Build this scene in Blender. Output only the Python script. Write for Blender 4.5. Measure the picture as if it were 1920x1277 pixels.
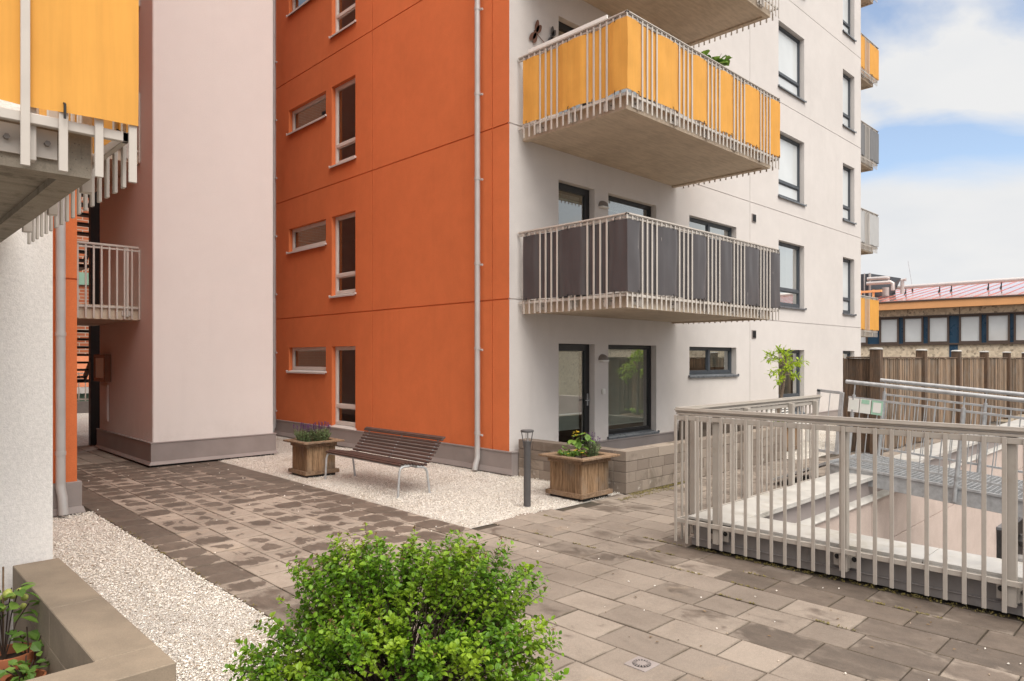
import bpy, bmesh, math, random
from mathutils import Vector, Matrix
R = math.radians
random.seed(7)
S = bpy.context.scene
for o in list(bpy.data.objects):
    bpy.data.objects.remove(o)

# ------------------------------------------------------------------ camera
CAM = (-7.8147, -8.0929, 1.9)
F_PX, W_PX = 1303.0, 1920.0
cd = bpy.data.cameras.new("camera"); co = bpy.data.objects.new("camera", cd)
S.collection.objects.link(co); S.camera = co
co.location = CAM
fwd = Vector((0.69739, 0.71669, 0.0))
co.rotation_euler = (R(90), 0, math.atan2(fwd.y, fwd.x) - R(90))
cd.sensor_fit = 'HORIZONTAL'; cd.sensor_width = 36.0
cd.lens = 36.0 * F_PX / W_PX
cd.shift_y = 33.5 / W_PX
cd.clip_start = 0.05; cd.clip_end = 3000
S.render.resolution_x = 1024; S.render.resolution_y = 681

# ------------------------------------------------------------------ sky
w = bpy.data.worlds.new("World"); S.world = w; w.use_nodes = True
nt = w.node_tree; nt.nodes.clear()
def wn(t): return nt.nodes.new(t)
out = wn('ShaderNodeOutputWorld')
sky = wn('ShaderNodeTexSky'); sky.sky_type = 'NISHITA'; sky.sun_disc = False
SUN_DIR = Vector((-0.28, -0.78, 0.95)).normalized()
sky.sun_elevation = math.asin(SUN_DIR.z); sky.sun_rotation = math.atan2(SUN_DIR.x, SUN_DIR.y)
sky.air_density = 1.0; sky.dust_density = 0.6; sky.ozone_density = 1.5
bg1 = wn('ShaderNodeBackground'); bg1.inputs[1].default_value = 0.15
nt.links.new(sky.outputs[0], bg1.inputs[0])
tc = wn('ShaderNodeTexCoord'); sep = wn('ShaderNodeSeparateXYZ')
nt.links.new(tc.outputs['Generated'], sep.inputs[0])
def wmath(op, a, b=None, c=None, clamp=False):
    n = wn('ShaderNodeMath'); n.operation = op; n.use_clamp = clamp
    for i, v in enumerate((a, b, c)):
        if v is None: continue
        if isinstance(v, (int, float)): n.inputs[i].default_value = v
        else: nt.links.new(v, n.inputs[i])
    return n.outputs[0]
zc = wmath('ADD', wmath('MAXIMUM', sep.outputs[2], 0.0), 0.22)
comb = wn('ShaderNodeCombineXYZ')
nt.links.new(wmath('DIVIDE', sep.outputs[0], zc), comb.inputs[0])
nt.links.new(wmath('DIVIDE', sep.outputs[1], zc), comb.inputs[1])
comb.inputs[2].default_value = 12.33
nz = wn('ShaderNodeTexNoise'); nz.inputs['Scale'].default_value = 1.45; nz.inputs['Detail'].default_value = 7; nz.inputs['Roughness'].default_value = 0.52; nz.inputs['Distortion'].default_value = 0.35
nt.links.new(comb.outputs[0], nz.inputs['Vector'])
rp = wn('ShaderNodeValToRGB'); rp.color_ramp.elements[0].position = 0.45; rp.color_ramp.elements[1].position = 0.575
nt.links.new(nz.outputs[0], rp.inputs[0])
# low cloud bank: everything close to the horizon is cloud
lowm = wn('ShaderNodeMapRange'); lowm.interpolation_type = 'SMOOTHSTEP'
lowm.inputs['From Min'].default_value = 0.24; lowm.inputs['From Max'].default_value = 0.13
nt.links.new(wmath('ADD', sep.outputs[2], wmath('MULTIPLY', nz.outputs[0], 0.12)), lowm.inputs['Value'])
lowm.inputs['From Min'].default_value = 0.285; lowm.inputs['From Max'].default_value = 0.245
cf = wmath('MAXIMUM', rp.outputs[0], lowm.outputs[0])
bank = wn('ShaderNodeMapRange'); bank.interpolation_type = 'SMOOTHSTEP'; nt.links.new(sep.outputs[1], bank.inputs['Value'])  # extra cloud out of view, added to whiten window reflections and lift ambient light
for k_, v_ in (('From Min', 0.02), ('From Max', -0.16), ('To Min', 0.0), ('To Max', 0.92)): bank.inputs[k_].default_value = v_
cf = wmath('MAXIMUM', cf, bank.outputs[0])
cf = wmath('MULTIPLY_ADD', cf, 0.82, 0.18)
bg2 = wn('ShaderNodeBackground')
# cloud deck is brightest overhead, as on any overcast day
ov = wn('ShaderNodeMapRange'); ov.interpolation_type = 'SMOOTHSTEP'; nt.links.new(sep.outputs[2], ov.inputs['Value'])
for k_, v_ in (('From Min', 0.40), ('From Max', 0.85), ('To Min', 0.665), ('To Max', 3.2)): ov.inputs[k_].default_value = v_
nt.links.new(ov.outputs[0], bg2.inputs[1])
nz2 = wn('ShaderNodeTexNoise'); nz2.inputs['Scale'].default_value = 2.3; nz2.inputs['Detail'].default_value = 5
nt.links.new(comb.outputs[0], nz2.inputs['Vector'])
rp2 = wn('ShaderNodeValToRGB')
rp2.color_ramp.elements[0].position = 0.3; rp2.color_ramp.elements[0].color = (0.89, 0.91, 0.94, 1)
rp2.color_ramp.elements[1].position = 0.62; rp2.color_ramp.elements[1].color = (0.98, 0.98, 0.98, 1)
nt.links.new(nz2.outputs[0], rp2.inputs[0]); wm = wn('ShaderNodeMix'); wm.data_type = 'RGBA'; wm.blend_type = 'MULTIPLY'
wf = wn('ShaderNodeMapRange'); nt.links.new(sep.outputs[2], wf.inputs['Value']); wf.inputs['From Min'].default_value = .42; wf.inputs['From Max'].default_value = .7
nt.links.new(wf.outputs[0], wm.inputs[0]); nt.links.new(rp2.outputs[0], wm.inputs[6]); wm.inputs[7].default_value = (1.06, 0.98, 0.87, 1)
nt.links.new(wm.outputs[2], bg2.inputs[0])
mx = wn('ShaderNodeMixShader'); nt.links.new(cf, mx.inputs[0])
nt.links.new(bg1.outputs[0], mx.inputs[1]); nt.links.new(bg2.outputs[0], mx.inputs[2])
nt.links.new(mx.outputs[0], out.inputs[0])

# ------------------------------------------------------------------ sun (soft, veiled by cloud)
sl = bpy.data.lights.new("sun", 'SUN'); so = bpy.data.objects.new("sun", sl); S.collection.objects.link(so)
sl.energy = 1.4; sl.angle = R(36); sl.color = (1.0, 0.955, 0.90)
so.rotation_euler = SUN_DIR.to_track_quat('Z', 'Y').to_euler()
so.location = (0, 0, 30)
S.view_settings.view_transform = 'Standard'; S.view_settings.look = 'None'
S.view_settings.exposure = 0.40; S.view_settings.gamma = 1.0

# ================================================================== helpers
class MB:
    def __init__(s): s.v = []; s.f = []; s.m = []; s.uv = {}
    def add(s, vs, fs, mi=0):
        b = len(s.v); s.v += [tuple(p) for p in vs]
        for f in fs: s.f.append(tuple(i + b for i in f)); s.m.append(mi)
    def quad(s, a, b, c, d, mi=0): s.add([a, b, c, d], [(0, 1, 2, 3)], mi)
    def hexa(s, p, mi=0):
        s.add(p, [(0, 3, 2, 1), (4, 5, 6, 7), (0, 1, 5, 4), (1, 2, 6, 5), (2, 3, 7, 6), (3, 0, 4, 7)], mi)
    def box(s, x0, x1, y0, y1, z0, z1, mi=0):
        s.hexa([(x0, y0, z0), (x1, y0, z0), (x1, y1, z0), (x0, y1, z0), (x0, y0, z1), (x1, y0, z1), (x1, y1, z1), (x0, y1, z1)], mi)
    def bar(s, p, q, wx, wz, up=(0, 0, 1), mi=0):
        """rectangular bar from p to q; wz along 'up', wx across"""
        p = Vector(p); q = Vector(q); d = (q - p).normalized(); u = Vector(up)
        r = d.cross(u)
        if r.length < 1e-5: r = d.cross(Vector((1, 0, 0)))
        r.normalize(); u = r.cross(d).normalized()
        r *= wx / 2; u *= wz / 2
        s.hexa([p - r - u, p + r - u, p + r + u, p - r + u, q - r - u, q + r - u, q + r + u, q - r + u], mi)
    def tube(s, pts, r, n=10, mi=0, caps=True):
        pts = [Vector(p) for p in pts]
        rs = r if isinstance(r, (list, tuple)) else [r] * len(pts)
        rings = []; prev = None
        for i, p in enumerate(pts):
            a = pts[max(i - 1, 0)]; b = pts[min(i + 1, len(pts) - 1)]
            t = (b - a).normalized()
            if prev is None:
                h = Vector((0, 0, 1)) if abs(t.z) < 0.9 else Vector((1, 0, 0))
                u = t.cross(h).normalized()
            else:
                u = (prev - t * prev.dot(t)).normalized()
            prev = u; v2 = t.cross(u)
            rings.append([p + (u * math.cos(2 * math.pi * k / n) + v2 * math.sin(2 * math.pi * k / n)) * rs[i] for k in range(n)])
        b = len(s.v)
        for rg in rings: s.v += [tuple(q) for q in rg]
        for i in range(len(pts) - 1):
            for k in range(n):
                s.f.append((b + i * n + k, b + i * n + (k + 1) % n, b + (i + 1) * n + (k + 1) % n, b + (i + 1) * n + k)); s.m.append(mi)
        if caps:
            s.f.append(tuple(b + k for k in reversed(range(n)))); s.m.append(mi)
            e = b + (len(pts) - 1) * n
            s.f.append(tuple(e + k for k in range(n))); s.m.append(mi)
    def lathe(s, prof, c=(0, 0, 0), n=20, mi=0):
        b = len(s.v)
        for (r, z) in prof:
            for k in range(n):
                a = 2 * math.pi * k / n
                s.v.append((c[0] + r * math.cos(a), c[1] + r * math.sin(a), c[2] + z))
        for i in range(len(prof) - 1):
            for k in range(n):
                s.f.append((b + i * n + k, b + i * n + (k + 1) % n, b + (i + 1) * n + (k + 1) % n, b + (i + 1) * n + k)); s.m.append(mi)
    def build(s, name, mats, parent=None, bevel=0, smooth=False, off=None, loc=None, label=None):
        me = bpy.data.meshes.new(name)
        v = s.v if off is None else [(a - off[0], b - off[1], c - off[2]) for a, b, c in s.v]
        me.from_pydata(v, [], s.f)
        if not isinstance(mats, (list, tuple)): mats = [mats]
        for m in mats: me.materials.append(m)
        if len(mats) > 1: me.polygons.foreach_set('material_index', s.m)
        bm = bmesh.new(); bm.from_mesh(me)
        if bevel:
            es = [e for e in bm.edges if len(e.link_faces) == 2 and e.calc_face_angle(0) > 0.6]
            bmesh.ops.bevel(bm, geom=es, offset=bevel, segments=1 if bevel < 0.006 else 2, affect='EDGES', clamp_overlap=True)
        if not getattr(s, 'nonorm', False):
            bmesh.ops.recalc_face_normals(bm, faces=bm.faces)
        bm.to_mesh(me); bm.free()
        if smooth:
            me.polygons.foreach_set('use_smooth', [True] * len(me.polygons))
            me.set_sharp_from_angle(angle=0.7)
        me.update()
        o = bpy.data.objects.new(name, me); S.collection.objects.link(o)
        if parent is not None: o.parent = parent
        if loc is not None: o.location = loc
        if label: o['label'] = label
        return o

def thing(name, label, cat, loc=(0, 0, 0), rotz=0, group=None):
    o = bpy.data.objects.new(name, None); S.collection.objects.link(o)
    o.empty_display_size = 0.2
    o.location = loc; o.rotation_euler = (0, 0, rotz)
    o['label'] = label; o['category'] = cat
    if group: o['group'] = group
    return o
def tag(o, label, cat, group=None, kind=None):
    o['label'] = label; o['category'] = cat
    if group: o['group'] = group
    if kind: o['kind'] = kind
    return o
def struct(o, label=None):
    o['kind'] = 'structure'; o['label'] = label or o.name; o['category'] = o.name.split('.')[0].replace('_', ' ')
    return o
def dup(o, parent, loc=None):
    c = o.copy(); S.collection.objects.link(c); c.parent = parent
    if loc is not None: c.location = loc
    return c

# ------------------------------------------------------------------ materials
class NT:
    def __init__(s, name):
        s.m = bpy.data.materials.new(name); s.m.use_nodes = True
        s.t = s.m.node_tree; s.t.nodes.clear()
        s.o = s.n('ShaderNodeOutputMaterial'); s.b = s.n('ShaderNodeBsdfPrincipled')
        s.l(s.b.outputs[0], s.o.inputs[0]); s._c = None
    def n(s, t): return s.t.nodes.new(t)
    def l(s, a, b): s.t.links.new(a, b)
    def put(s, v, i):
        if isinstance(v, (int, float)): i.default_value = v
        elif isinstance(v, (tuple, list)): i.default_value = (*v, 1) if len(v) == 3 and i.type == 'RGBA' else v
        else: s.l(v, i)
    def co(s, scale=(1, 1, 1), kind='Object', src=None):
        if src is None:
            if s._c is None: s._c = s.n('ShaderNodeTexCoord')
            src = s._c.outputs[kind]
        mp = s.n('ShaderNodeMapping'); mp.inputs['Scale'].default_value = scale
        s.l(src, mp.inputs['Vector']); return mp.outputs[0]
    def noise(s, scale, detail=4, rough=0.5, vec=None, dist=0):
        n = s.n('ShaderNodeTexNoise'); n.inputs['Scale'].default_value = scale
        n.inputs['Detail'].default_value = detail; n.inputs['Roughness'].default_value = rough; n.inputs['Distortion'].default_value = dist
        s.l(vec if vec is not None else s.co(), n.inputs['Vector']); return n.outputs[0]
    def vor(s, scale, feat='F1', vec=None):
        n = s.n('ShaderNodeTexVoronoi'); n.feature = feat; n.inputs['Scale'].default_value = scale
        s.l(vec if vec is not None else s.co(), n.inputs['Vector']); return n
    def math(s, op, a, b=None, c=None, clamp=False):
        n = s.n('ShaderNodeMath'); n.operation = op; n.use_clamp = clamp
        for i, v in enumerate((a, b, c)):
            if v is not None: s.put(v, n.inputs[i])
        return n.outputs[0]
    def map(s, v, a, b, c=0.0, d=1.0, smooth=False):
        n = s.n('ShaderNodeMapRange'); n.interpolation_type = 'SMOOTHSTEP' if smooth else 'LINEAR'
        s.l(v, n.inputs['Value'])
        for k, x in zip(('From Min', 'From Max', 'To Min', 'To Max'), (a, b, c, d)): n.inputs[k].default_value = x
        return n.outputs[0]
    def mix(s, f, a, b, mode='MIX'):
        n = s.n('ShaderNodeMix'); n.data_type = 'RGBA'; n.blend_type = mode; n.clamp_factor = True
        s.put(f, n.inputs[0])
        for v, i in ((a, n.inputs[6]), (b, n.inputs[7])):
            if isinstance(v, (tuple, list)): i.default_value = (v[0], v[1], v[2], 1)
            else: s.l(v, i)
        return n.outputs[2]
    def val(s, col, f):
        """multiply colour by scalar socket"""
        n = s.n('ShaderNodeVectorMath'); n.operation = 'SCALE'
        if isinstance(col, (tuple, list)): n.inputs[0].default_value = col
        else: s.l(col, n.inputs[0])
        s.put(f, n.inputs['Scale']); return n.outputs[0]
    def island(s):
        return s.n('ShaderNodeNewGeometry').outputs['Random Per Island']
    def bump(s, h, strength=0.3, dist=0.01):
        n = s.n('ShaderNodeBump'); n.inputs['Strength'].default_value = strength; n.inputs['Distance'].default_value = dist
        s.l(h, n.inputs['Height']); s.l(n.outputs[0], s.b.inputs['Normal'])
    def fin(s, col, rough=0.8, metal=0.0, spec=0.5):
        s.put(col, s.b.inputs['Base Color']); s.put(rough, s.b.inputs['Roughness'])
        s.b.inputs['Metallic'].default_value = metal; s.b.inputs['Specular IOR Level'].default_value = spec
        return s.m

def simple(name, c, var=0.10, scale=6, rough=0.6, metal=0.0, bump=0.0, bscale=120, island=0.0, spec=0.5, dirt=None, dirt_amt=0.5):
    t = NT(name)
    f = t.map(t.noise(scale, 5, 0.6), 0.3, 0.7, 1 - var, 1 + var)
    if island: f = t.math('MULTIPLY', f, t.map(t.island(), 0, 1, 1 - island, 1 + island))
    col = t.val(c, f)
    if dirt:
        d = t.map(t.noise(scale * 0.7, 7, 0.65), 0.52, 0.72, 0, dirt_amt, True)
        col = t.mix(d, col, dirt)
    if bump: t.bump(t.noise(bscale, 4, 0.6), bump, 0.004)
    return t.fin(col, t.map(t.noise(scale * 2, 3), 0.3, 0.7, max(rough - .08, .05), min(rough + .08, 1)), metal, spec)

def stucco(name, c, streak=0.06, grain=240, bstr=0.35):
    t = NT(name)
    big = t.map(t.noise(0.45, 5, 0.6, None, 0.8), 0.3, 0.7, 1 - streak * 1.6, 1 + streak * 1.2)
    mot = t.map(t.noise(3.2, 6, 0.65), 0.3, 0.7, 1 - streak * 0.9, 1 + streak * 0.9)
    st = t.map(t.noise(1.0, 6, 0.7, t.co((3.2, 3.2, 0.22))), 0.55, 0.80, 1.0, 1 - streak * 1.6)
    gr = t.map(t.noise(grain * 0.4, 3, 0.75), 0.3, 0.7, 0.90, 1.10)
    f = t.math('MULTIPLY', t.math('MULTIPLY', big, mot), t.math('MULTIPLY', st, gr))
    sp = t.n('ShaderNodeSeparateXYZ'); t.l(t.co(), sp.inputs[0])
    low = t.math('MULTIPLY', t.map(sp.outputs[2], 0.38, 0.95, 1, 0, True), t.map(t.noise(2.6, 6, 0.7), 0.42, 0.7, 0, 0.22))
    col = t.mix(low, t.val(c, f), (c[0] * 0.55, c[1] * 0.5, c[2] * 0.46))
    h = t.math('ADD', t.noise(grain, 3, 0.7), t.math('MULTIPLY', t.noise(grain * 0.3, 2, 0.5), 0.7))
    t.bump(h, bstr, 0.006)
    return t.fin(col, 0.92, 0, 0.2)

PALE = stucco('pale_render', (0.62, 0.582, 0.560), 0.03)
PINK = stucco('pink_render', (0.715, 0.675, 0.655), 0.018)
ORANGE = stucco('orange_render', (0.65, 0.178, 0.065), 0.045)
ROUGHC = stucco('coarse_render', (0.90, 0.86, 0.83), 0.03, 110, 0.6)
WELLR = stucco('well_render', (0.52, 0.43, 0.385), 0.05)
PLINTH = simple('plinth_grey_metal', (0.27, 0.235, 0.225), 0.12, 2.0, 0.55, bump=0.05, bscale=8)
CAPMETAL = simple('cap_sheet_metal', (0.44, 0.425, 0.40), 0.18, 3, 0.36, dirt=(0.26, 0.23, 0.17), dirt_amt=0.6, bump=0.06, bscale=30)
DARKCLAD = simple('grey_cladding', (0.20, 0.185, 0.18), 0.14, 4, 0.5, dirt=(0.12, 0.10, 0.085), dirt_amt=0.4)
RAIL = simple('beige_painted_metal', (0.375, 0.34, 0.302), 0.08, 5, 0.5, dirt=(0.27, 0.22, 0.16), dirt_amt=0.35)
RAILW = simple('pale_galvanised_metal', (0.52, 0.475, 0.43), 0.07, 5, 0.5)
GALV = simple('galvanised_steel', (0.42, 0.43, 0.44), 0.18, 14, 0.45, metal=0.35, dirt=(0.22, 0.21, 0.20), dirt_amt=0.5)
PIPE = simple('downpipe_metal', (0.46, 0.45, 0.445), 0.08, 3, 0.36, metal=0.15)
ANTH = simple('anthracite_frame', (0.055, 0.065, 0.078), 0.08, 6, 0.4)
BLACKF = simple('black_frame', (0.014, 0.014, 0.015), 0.1, 6, 0.4)
WHITEF = simple('white_wood_frame', (0.66, 0.60, 0.56), 0.05, 6, 0.45)
SILLW = simple('pale_sill_metal', (0.60, 0.555, 0.53), 0.05, 6, 0.4)
SILLD = simple('dark_sill_metal', (0.11, 0.12, 0.135), 0.08, 6, 0.32)
INTER = simple('interior_plaster', (0.30, 0.28, 0.25), 0.15, 1.2, 0.9)
BLIND = simple('blind_slats', (0.88, 0.90, 0.84), 0.04, 5, 0.5)
CURT = simple('curtain_cloth', (0.82, 0.83, 0.78), 0.06, 5, 0.9)
BLACKM = simple('black_steel', (0.010, 0.010, 0.011), 0.2, 6, 0.5)
SOIL = simple('potting_soil', (0.035, 0.024, 0.017), 0.4, 40, 0.95, bump=0.6, bscale=60)
TERRA = simple('terracotta', (0.42, 0.145, 0.065), 0.12, 9, 0.8)
WHITEP = simple('white_paint', (0.76, 0.75, 0.72), 0.04, 6, 0.5)
LAMPG = simple('grey_lamp_metal', (0.19, 0.165, 0.15), 0.08, 8, 0.45)
BOLL = simple('bollard_dark_grey', (0.075, 0.072, 0.074), 0.1, 8, 0.5)
BENCHW = simple('dark_stained_slats', (0.062, 0.033, 0.026), 0.25, 10, 0.55, island=0.25)
STONE = simple('dark_stone', (0.16, 0.15, 0.145), 0.3, 4, 0.8, bump=0.4, bscale=20, island=0.2)
COPPERG = simple('verdigris_copper', (0.20, 0.34, 0.26), 0.12, 3, 0.6)
FASCIA = simple('orange_fascia', (0.80, 0.40, 0.17), 0.06, 1.5, 0.6)
BLUEP = simple('blue_panel', (0.015, 0.060, 0.115), 0.12, 1.5, 0.3)
BROWNF = simple('brown_frame', (0.095, 0.066, 0.052), 0.1, 3, 0.5)
REDR = simple('red_sheet_roof', (0.58, 0.34, 0.30), 0.08, 1.0, 0.16, spec=1.0)
REDR.node_tree.nodes['Principled BSDF'].inputs['Coat Weight'].default_value = 1.0
REDR.node_tree.nodes['Principled BSDF'].inputs['Coat Roughness'].default_value = 0.12
REDB = simple('red_box_metal', (0.46, 0.10, 0.07), 0.08, 1.0, 0.4)
PIPEL = simple('pale_insulated_pipe', (0.50, 0.455, 0.44), 0.06, 2, 0.35, metal=0.3)
WOODBOX = simple('notice_box_wood', (0.21, 0.085, 0.04), 0.15, 12, 0.5)
PAPER = simple('paper_sheet', (0.72, 0.74, 0.70), 0.05, 10, 0.6)
GREENP = simple('green_print', (0.33, 0.55, 0.42), 0.1, 18, 0.6)
STREET = simple('street_asphalt', (0.075, 0.073, 0.07), 0.2, 0.4, 0.9)
COPPER = simple('copper_ornament', (0.20, 0.10, 0.07), 0.2, 20, 0.45, metal=0.4)
PEWTER = simple('pewter_ornament', (0.13, 0.125, 0.13), 0.2, 20, 0.45, metal=0.4)

def concrete(name, c, c2, rough=0.85, aniso=True, stain=None):
    t = NT(name)
    a = t.noise(1.6, 8, 0.62, None, 0.6)
    b = t.noise(3.0, 6, 0.6, t.co((1, 7, 1)) if aniso else t.co((1.3, 1, 1)))
    f = t.map(t.math('MULTIPLY_ADD', b, 0.6, t.math('MULTIPLY', a, 0.6)), 0.45, 0.78, 0, 1, True)
    col = t.mix(f, c, c2)
    if stain:
        col = t.mix(t.map(t.noise(4.5, 8, 0.7, t.co((1.6, 1.6, .7))), 0.5, 0.68, 0, 0.75, True), col, stain)
        v = t.vor(55, 'F1').outputs['Distance']
        pm = t.map(t.noise(6, 3), 0.5, 0.6, 0, 1, True)
        pit = t.math('MULTIPLY', t.map(v, 0.16, 0.10, 0, 0.7), pm)
        col = t.mix(pit, col, (0.09, 0.075, 0.06))
    col = t.val(col, t.map(t.noise(130, 3, 0.7), 0.3, 0.7, 0.88, 1.1))
    t.bump(t.noise(90, 5, 0.65), 0.25, 0.004)
    return t.fin(col, rough, 0, 0.3)
CONC = concrete('balcony_concrete', (0.60, 0.495, 0.385), (0.45, 0.365, 0.28))
CONCD = concrete('weathered_balcony_concrete', (0.34, 0.30, 0.245), (0.235, 0.205, 0.165), stain=(0.135, 0.115, 0.085))
COPING = concrete('smooth_wall_concrete', (0.285, 0.228, 0.170), (0.205, 0.165, 0.125), aniso=False)

def block_mat():
    t = NT('block_masonry')
    base = t.mix(t.island(), (0.31, 0.26, 0.215), (0.185, 0.15, 0.125))
    st = t.map(t.noise(2.6, 8, 0.65, None, 0.5), 0.5, 0.66, 0, 0.65, True)
    col = t.mix(st, base, (0.14, 0.115, 0.09))
    wt = t.map(t.noise(5.5, 7, 0.7), 0.60, 0.68, 0, 0.5, True)
    col = t.mix(wt, col, (0.50, 0.47, 0.43))
    col = t.val(col, t.map(t.noise(160, 2), 0.3, 0.7, 0.85, 1.12))
    t.bump(t.noise(110, 4, 0.65), 0.5, 0.006)
    return t.fin(col, 0.92, 0, 0.2)
BLOCK = block_mat()
MORTAR = simple('mortar', (0.16, 0.13, 0.11), 0.2, 20, 0.95)

def wood(name, c1, c2, grain=(6, 6, 0.5), k=14, isl=0.3, knots=True):
    t = NT(name)
    ia = t.island()
    off = t.n('ShaderNodeVectorMath'); off.operation = 'ADD'
    cmb = t.n('ShaderNodeCombineXYZ')
    for i in range(3): t.l(t.math('MULTIPLY', ia, 13.7 + 5 * i), cmb.inputs[i])
    t.l(t.co(grain), off.inputs[0]); t.l(cmb.outputs[0], off.inputs[1])
    g = t.noise(k, 6, 0.62, off.outputs[0], 1.2)
    g2 = t.noise(k * 3.5, 4, 0.7, off.outputs[0], 0.4)
    f = t.map(t.math('MULTIPLY_ADD', g2, 0.4, t.math('MULTIPLY', g, 0.7)), 0.40, 0.70, 0, 1, True)
    col = t.mix(f, c1, c2)
    col = t.val(col, t.map(ia, 0, 1, 1 - isl, 1 + isl))
    grey = t.map(t.noise(3, 4, 0.6), 0.45, 0.7, 0, 0.4, True)
    lum = sum(c1) / 3
    col = t.mix(grey, col, (lum * 0.95, lum * 0.88, lum * 0.78))
    t.bump(g2, 0.35, 0.004)
    return t.fin(col, 0.85, 0, 0.25)
FENCEW = wood('weathered_fence_boards', (0.31, 0.222, 0.152), (0.115, 0.076, 0.052), (14, 14, 0.35), 5, 0.55)
POSTW = wood('fence_post_wood', (0.145, 0.092, 0.060), (0.060, 0.040, 0.029), (7, 7, 0.4), 6, 0.25)
PLANTW = wood('planter_boards', (0.30, 0.195, 0.115), (0.115, 0.068, 0.036), (9, 9, 0.55), 6, 0.30)
PLANTR = wood('planter_rim_wood', (0.26, 0.175, 0.11), (0.13, 0.08, 0.05), (3, 3, 3), 6, 0.2)

def cloth(name, c, sheen=0.0, trans=0.0, rough=0.8):
    t = NT(name)
    f = t.map(t.noise(2.2, 5, 0.55), 0.3, 0.7, 0.93, 1.06)
    f = t.math('MULTIPLY', f, t.map(t.noise(6, 4, 0.6, t.co((8, 8, 0.4))), 0.4, 0.75, 1.0, 0.93))
    t.bump(t.noise(420, 2), 0.1, 0.001)
    col = t.val(c, f)
    t.fin(col, rough, 0, 0.35)
    if trans:
        tr = t.n('ShaderNodeBsdfTranslucent'); t.l(col, tr.inputs[0])
        ms = t.n('ShaderNodeMixShader'); ms.inputs[0].default_value = trans
        t.l(t.b.outputs[0], ms.inputs[1]); t.l(tr.outputs[0], ms.inputs[2]); t.l(ms.outputs[0], t.o.inputs[0])
    return t.m
YELLOW = cloth('yellow_awning_cloth', (0.80, 0.40, 0.085), trans=0.2)
CHARC = cloth('charcoal_awning_cloth', (0.080, 0.073, 0.076), rough=0.30)
LGREY = cloth('light_grey_cloth', (0.44, 0.44, 0.44))
MGREY = cloth('mid_grey_cloth', (0.17, 0.17, 0.175), rough=0.6)

def glass(name='window_glass', k=5.8):
    t = NT(name)
    fr = t.n('ShaderNodeFresnel'); fr.inputs['IOR'].default_value = 1.5
    # very faint waviness as in real float glass
    bp = t.n('ShaderNodeBump'); bp.inputs['Strength'].default_value = 0.02; bp.inputs['Distance'].default_value = 0.02
    t.l(t.noise(1.3, 1), bp.inputs['Height'])
    g = t.n('ShaderNodeBsdfGlossy'); g.inputs['Roughness'].default_value = 0.0
    g.inputs['Color'].default_value = (0.95, 0.98, 0.97, 1); t.l(bp.outputs[0], g.inputs['Normal'])
    tr = t.n('ShaderNodeBsdfTransparent'); tr.inputs[0].default_value = (0.86, 0.92, 0.88, 1)
    ms = t.n('ShaderNodeMixShader')
    t.l(t.math('MULTIPLY_ADD', fr.outputs[0], k, 0.0, True), ms.inputs[0])
    t.l(tr.outputs[0], ms.inputs[1]); t.l(g.outputs[0], ms.inputs[2]); t.l(ms.outputs[0], t.o.inputs[0])
    return t.m
GLASS = glass(); GLASSD = glass('dark_window_glass', 2.4)

def reflection_pane():  # opaque pane; bright sky reflection is painted into its white base colour
    t = NT('pane_painted_reflection')
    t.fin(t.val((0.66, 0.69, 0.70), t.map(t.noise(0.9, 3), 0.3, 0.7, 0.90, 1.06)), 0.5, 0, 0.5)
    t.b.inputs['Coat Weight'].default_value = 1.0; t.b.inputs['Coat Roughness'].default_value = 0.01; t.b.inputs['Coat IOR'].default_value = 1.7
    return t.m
PANEW = reflection_pane()
def leafmat(name, c1, c2, c3=None, trans=0.35, rough=0.45):
    t = NT(name)
    ia = t.island()
    col = t.mix(ia, c1, c2)
    if c3: col = t.mix(t.map(t.noise(3.5, 3), 0.45, 0.65, 0, 0.8, True), col, c3)
    t.fin(col, rough, 0, 0.4)
    tr = t.n('ShaderNodeBsdfTranslucent'); t.l(t.val(col, 1.25), tr.inputs[0])
    ms = t.n('ShaderNodeMixShader'); ms.inputs[0].default_value = trans
    t.l(t.b.outputs[0], ms.inputs[1]); t.l(tr.outputs[0], ms.inputs[2]); t.l(ms.outputs[0], t.o.inputs[0])
    return t.m
LEAF = leafmat('shrub_leaf', (0.065, 0.165, 0.012), (0.190, 0.350, 0.020), (0.290, 0.410, 0.026), 0.30)
BUD = leafmat('bud_brown', (0.13, 0.075, 0.03), (0.20, 0.13, 0.05), None, 0.1)
LEAFT = leafmat('tree_leaf_yellow_green', (0.22, 0.35, 0.02), (0.42, 0.52, 0.04), None, 0.45)
LEAFD = leafmat('broad_leaf_green', (0.085, 0.18, 0.03), (0.20, 0.33, 0.06), None, 0.3)
LEAFL = leafmat('lavender_leaf', (0.12, 0.18, 0.07), (0.22, 0.29, 0.13), None, 0.2)
LAVF = leafmat('lavender_flower', (0.10, 0.035, 0.14), (0.22, 0.09, 0.26), None, 0.2)
YELF = leafmat('yellow_petal', (0.75, 0.52, 0.02), (0.80, 0.60, 0.05), None, 0.3)
TOM = leafmat('unripe_tomato', (0.34, 0.42, 0.08), (0.48, 0.50, 0.14), None, 0.15, 0.3)
TWIG = simple('twig_bark', (0.050, 0.030, 0.020), 0.25, 30, 0.85)
BARK = simple('grey_bark', (0.155, 0.115, 0.085), 0.3, 25, 0.9, bump=0.4, bscale=60)

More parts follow.
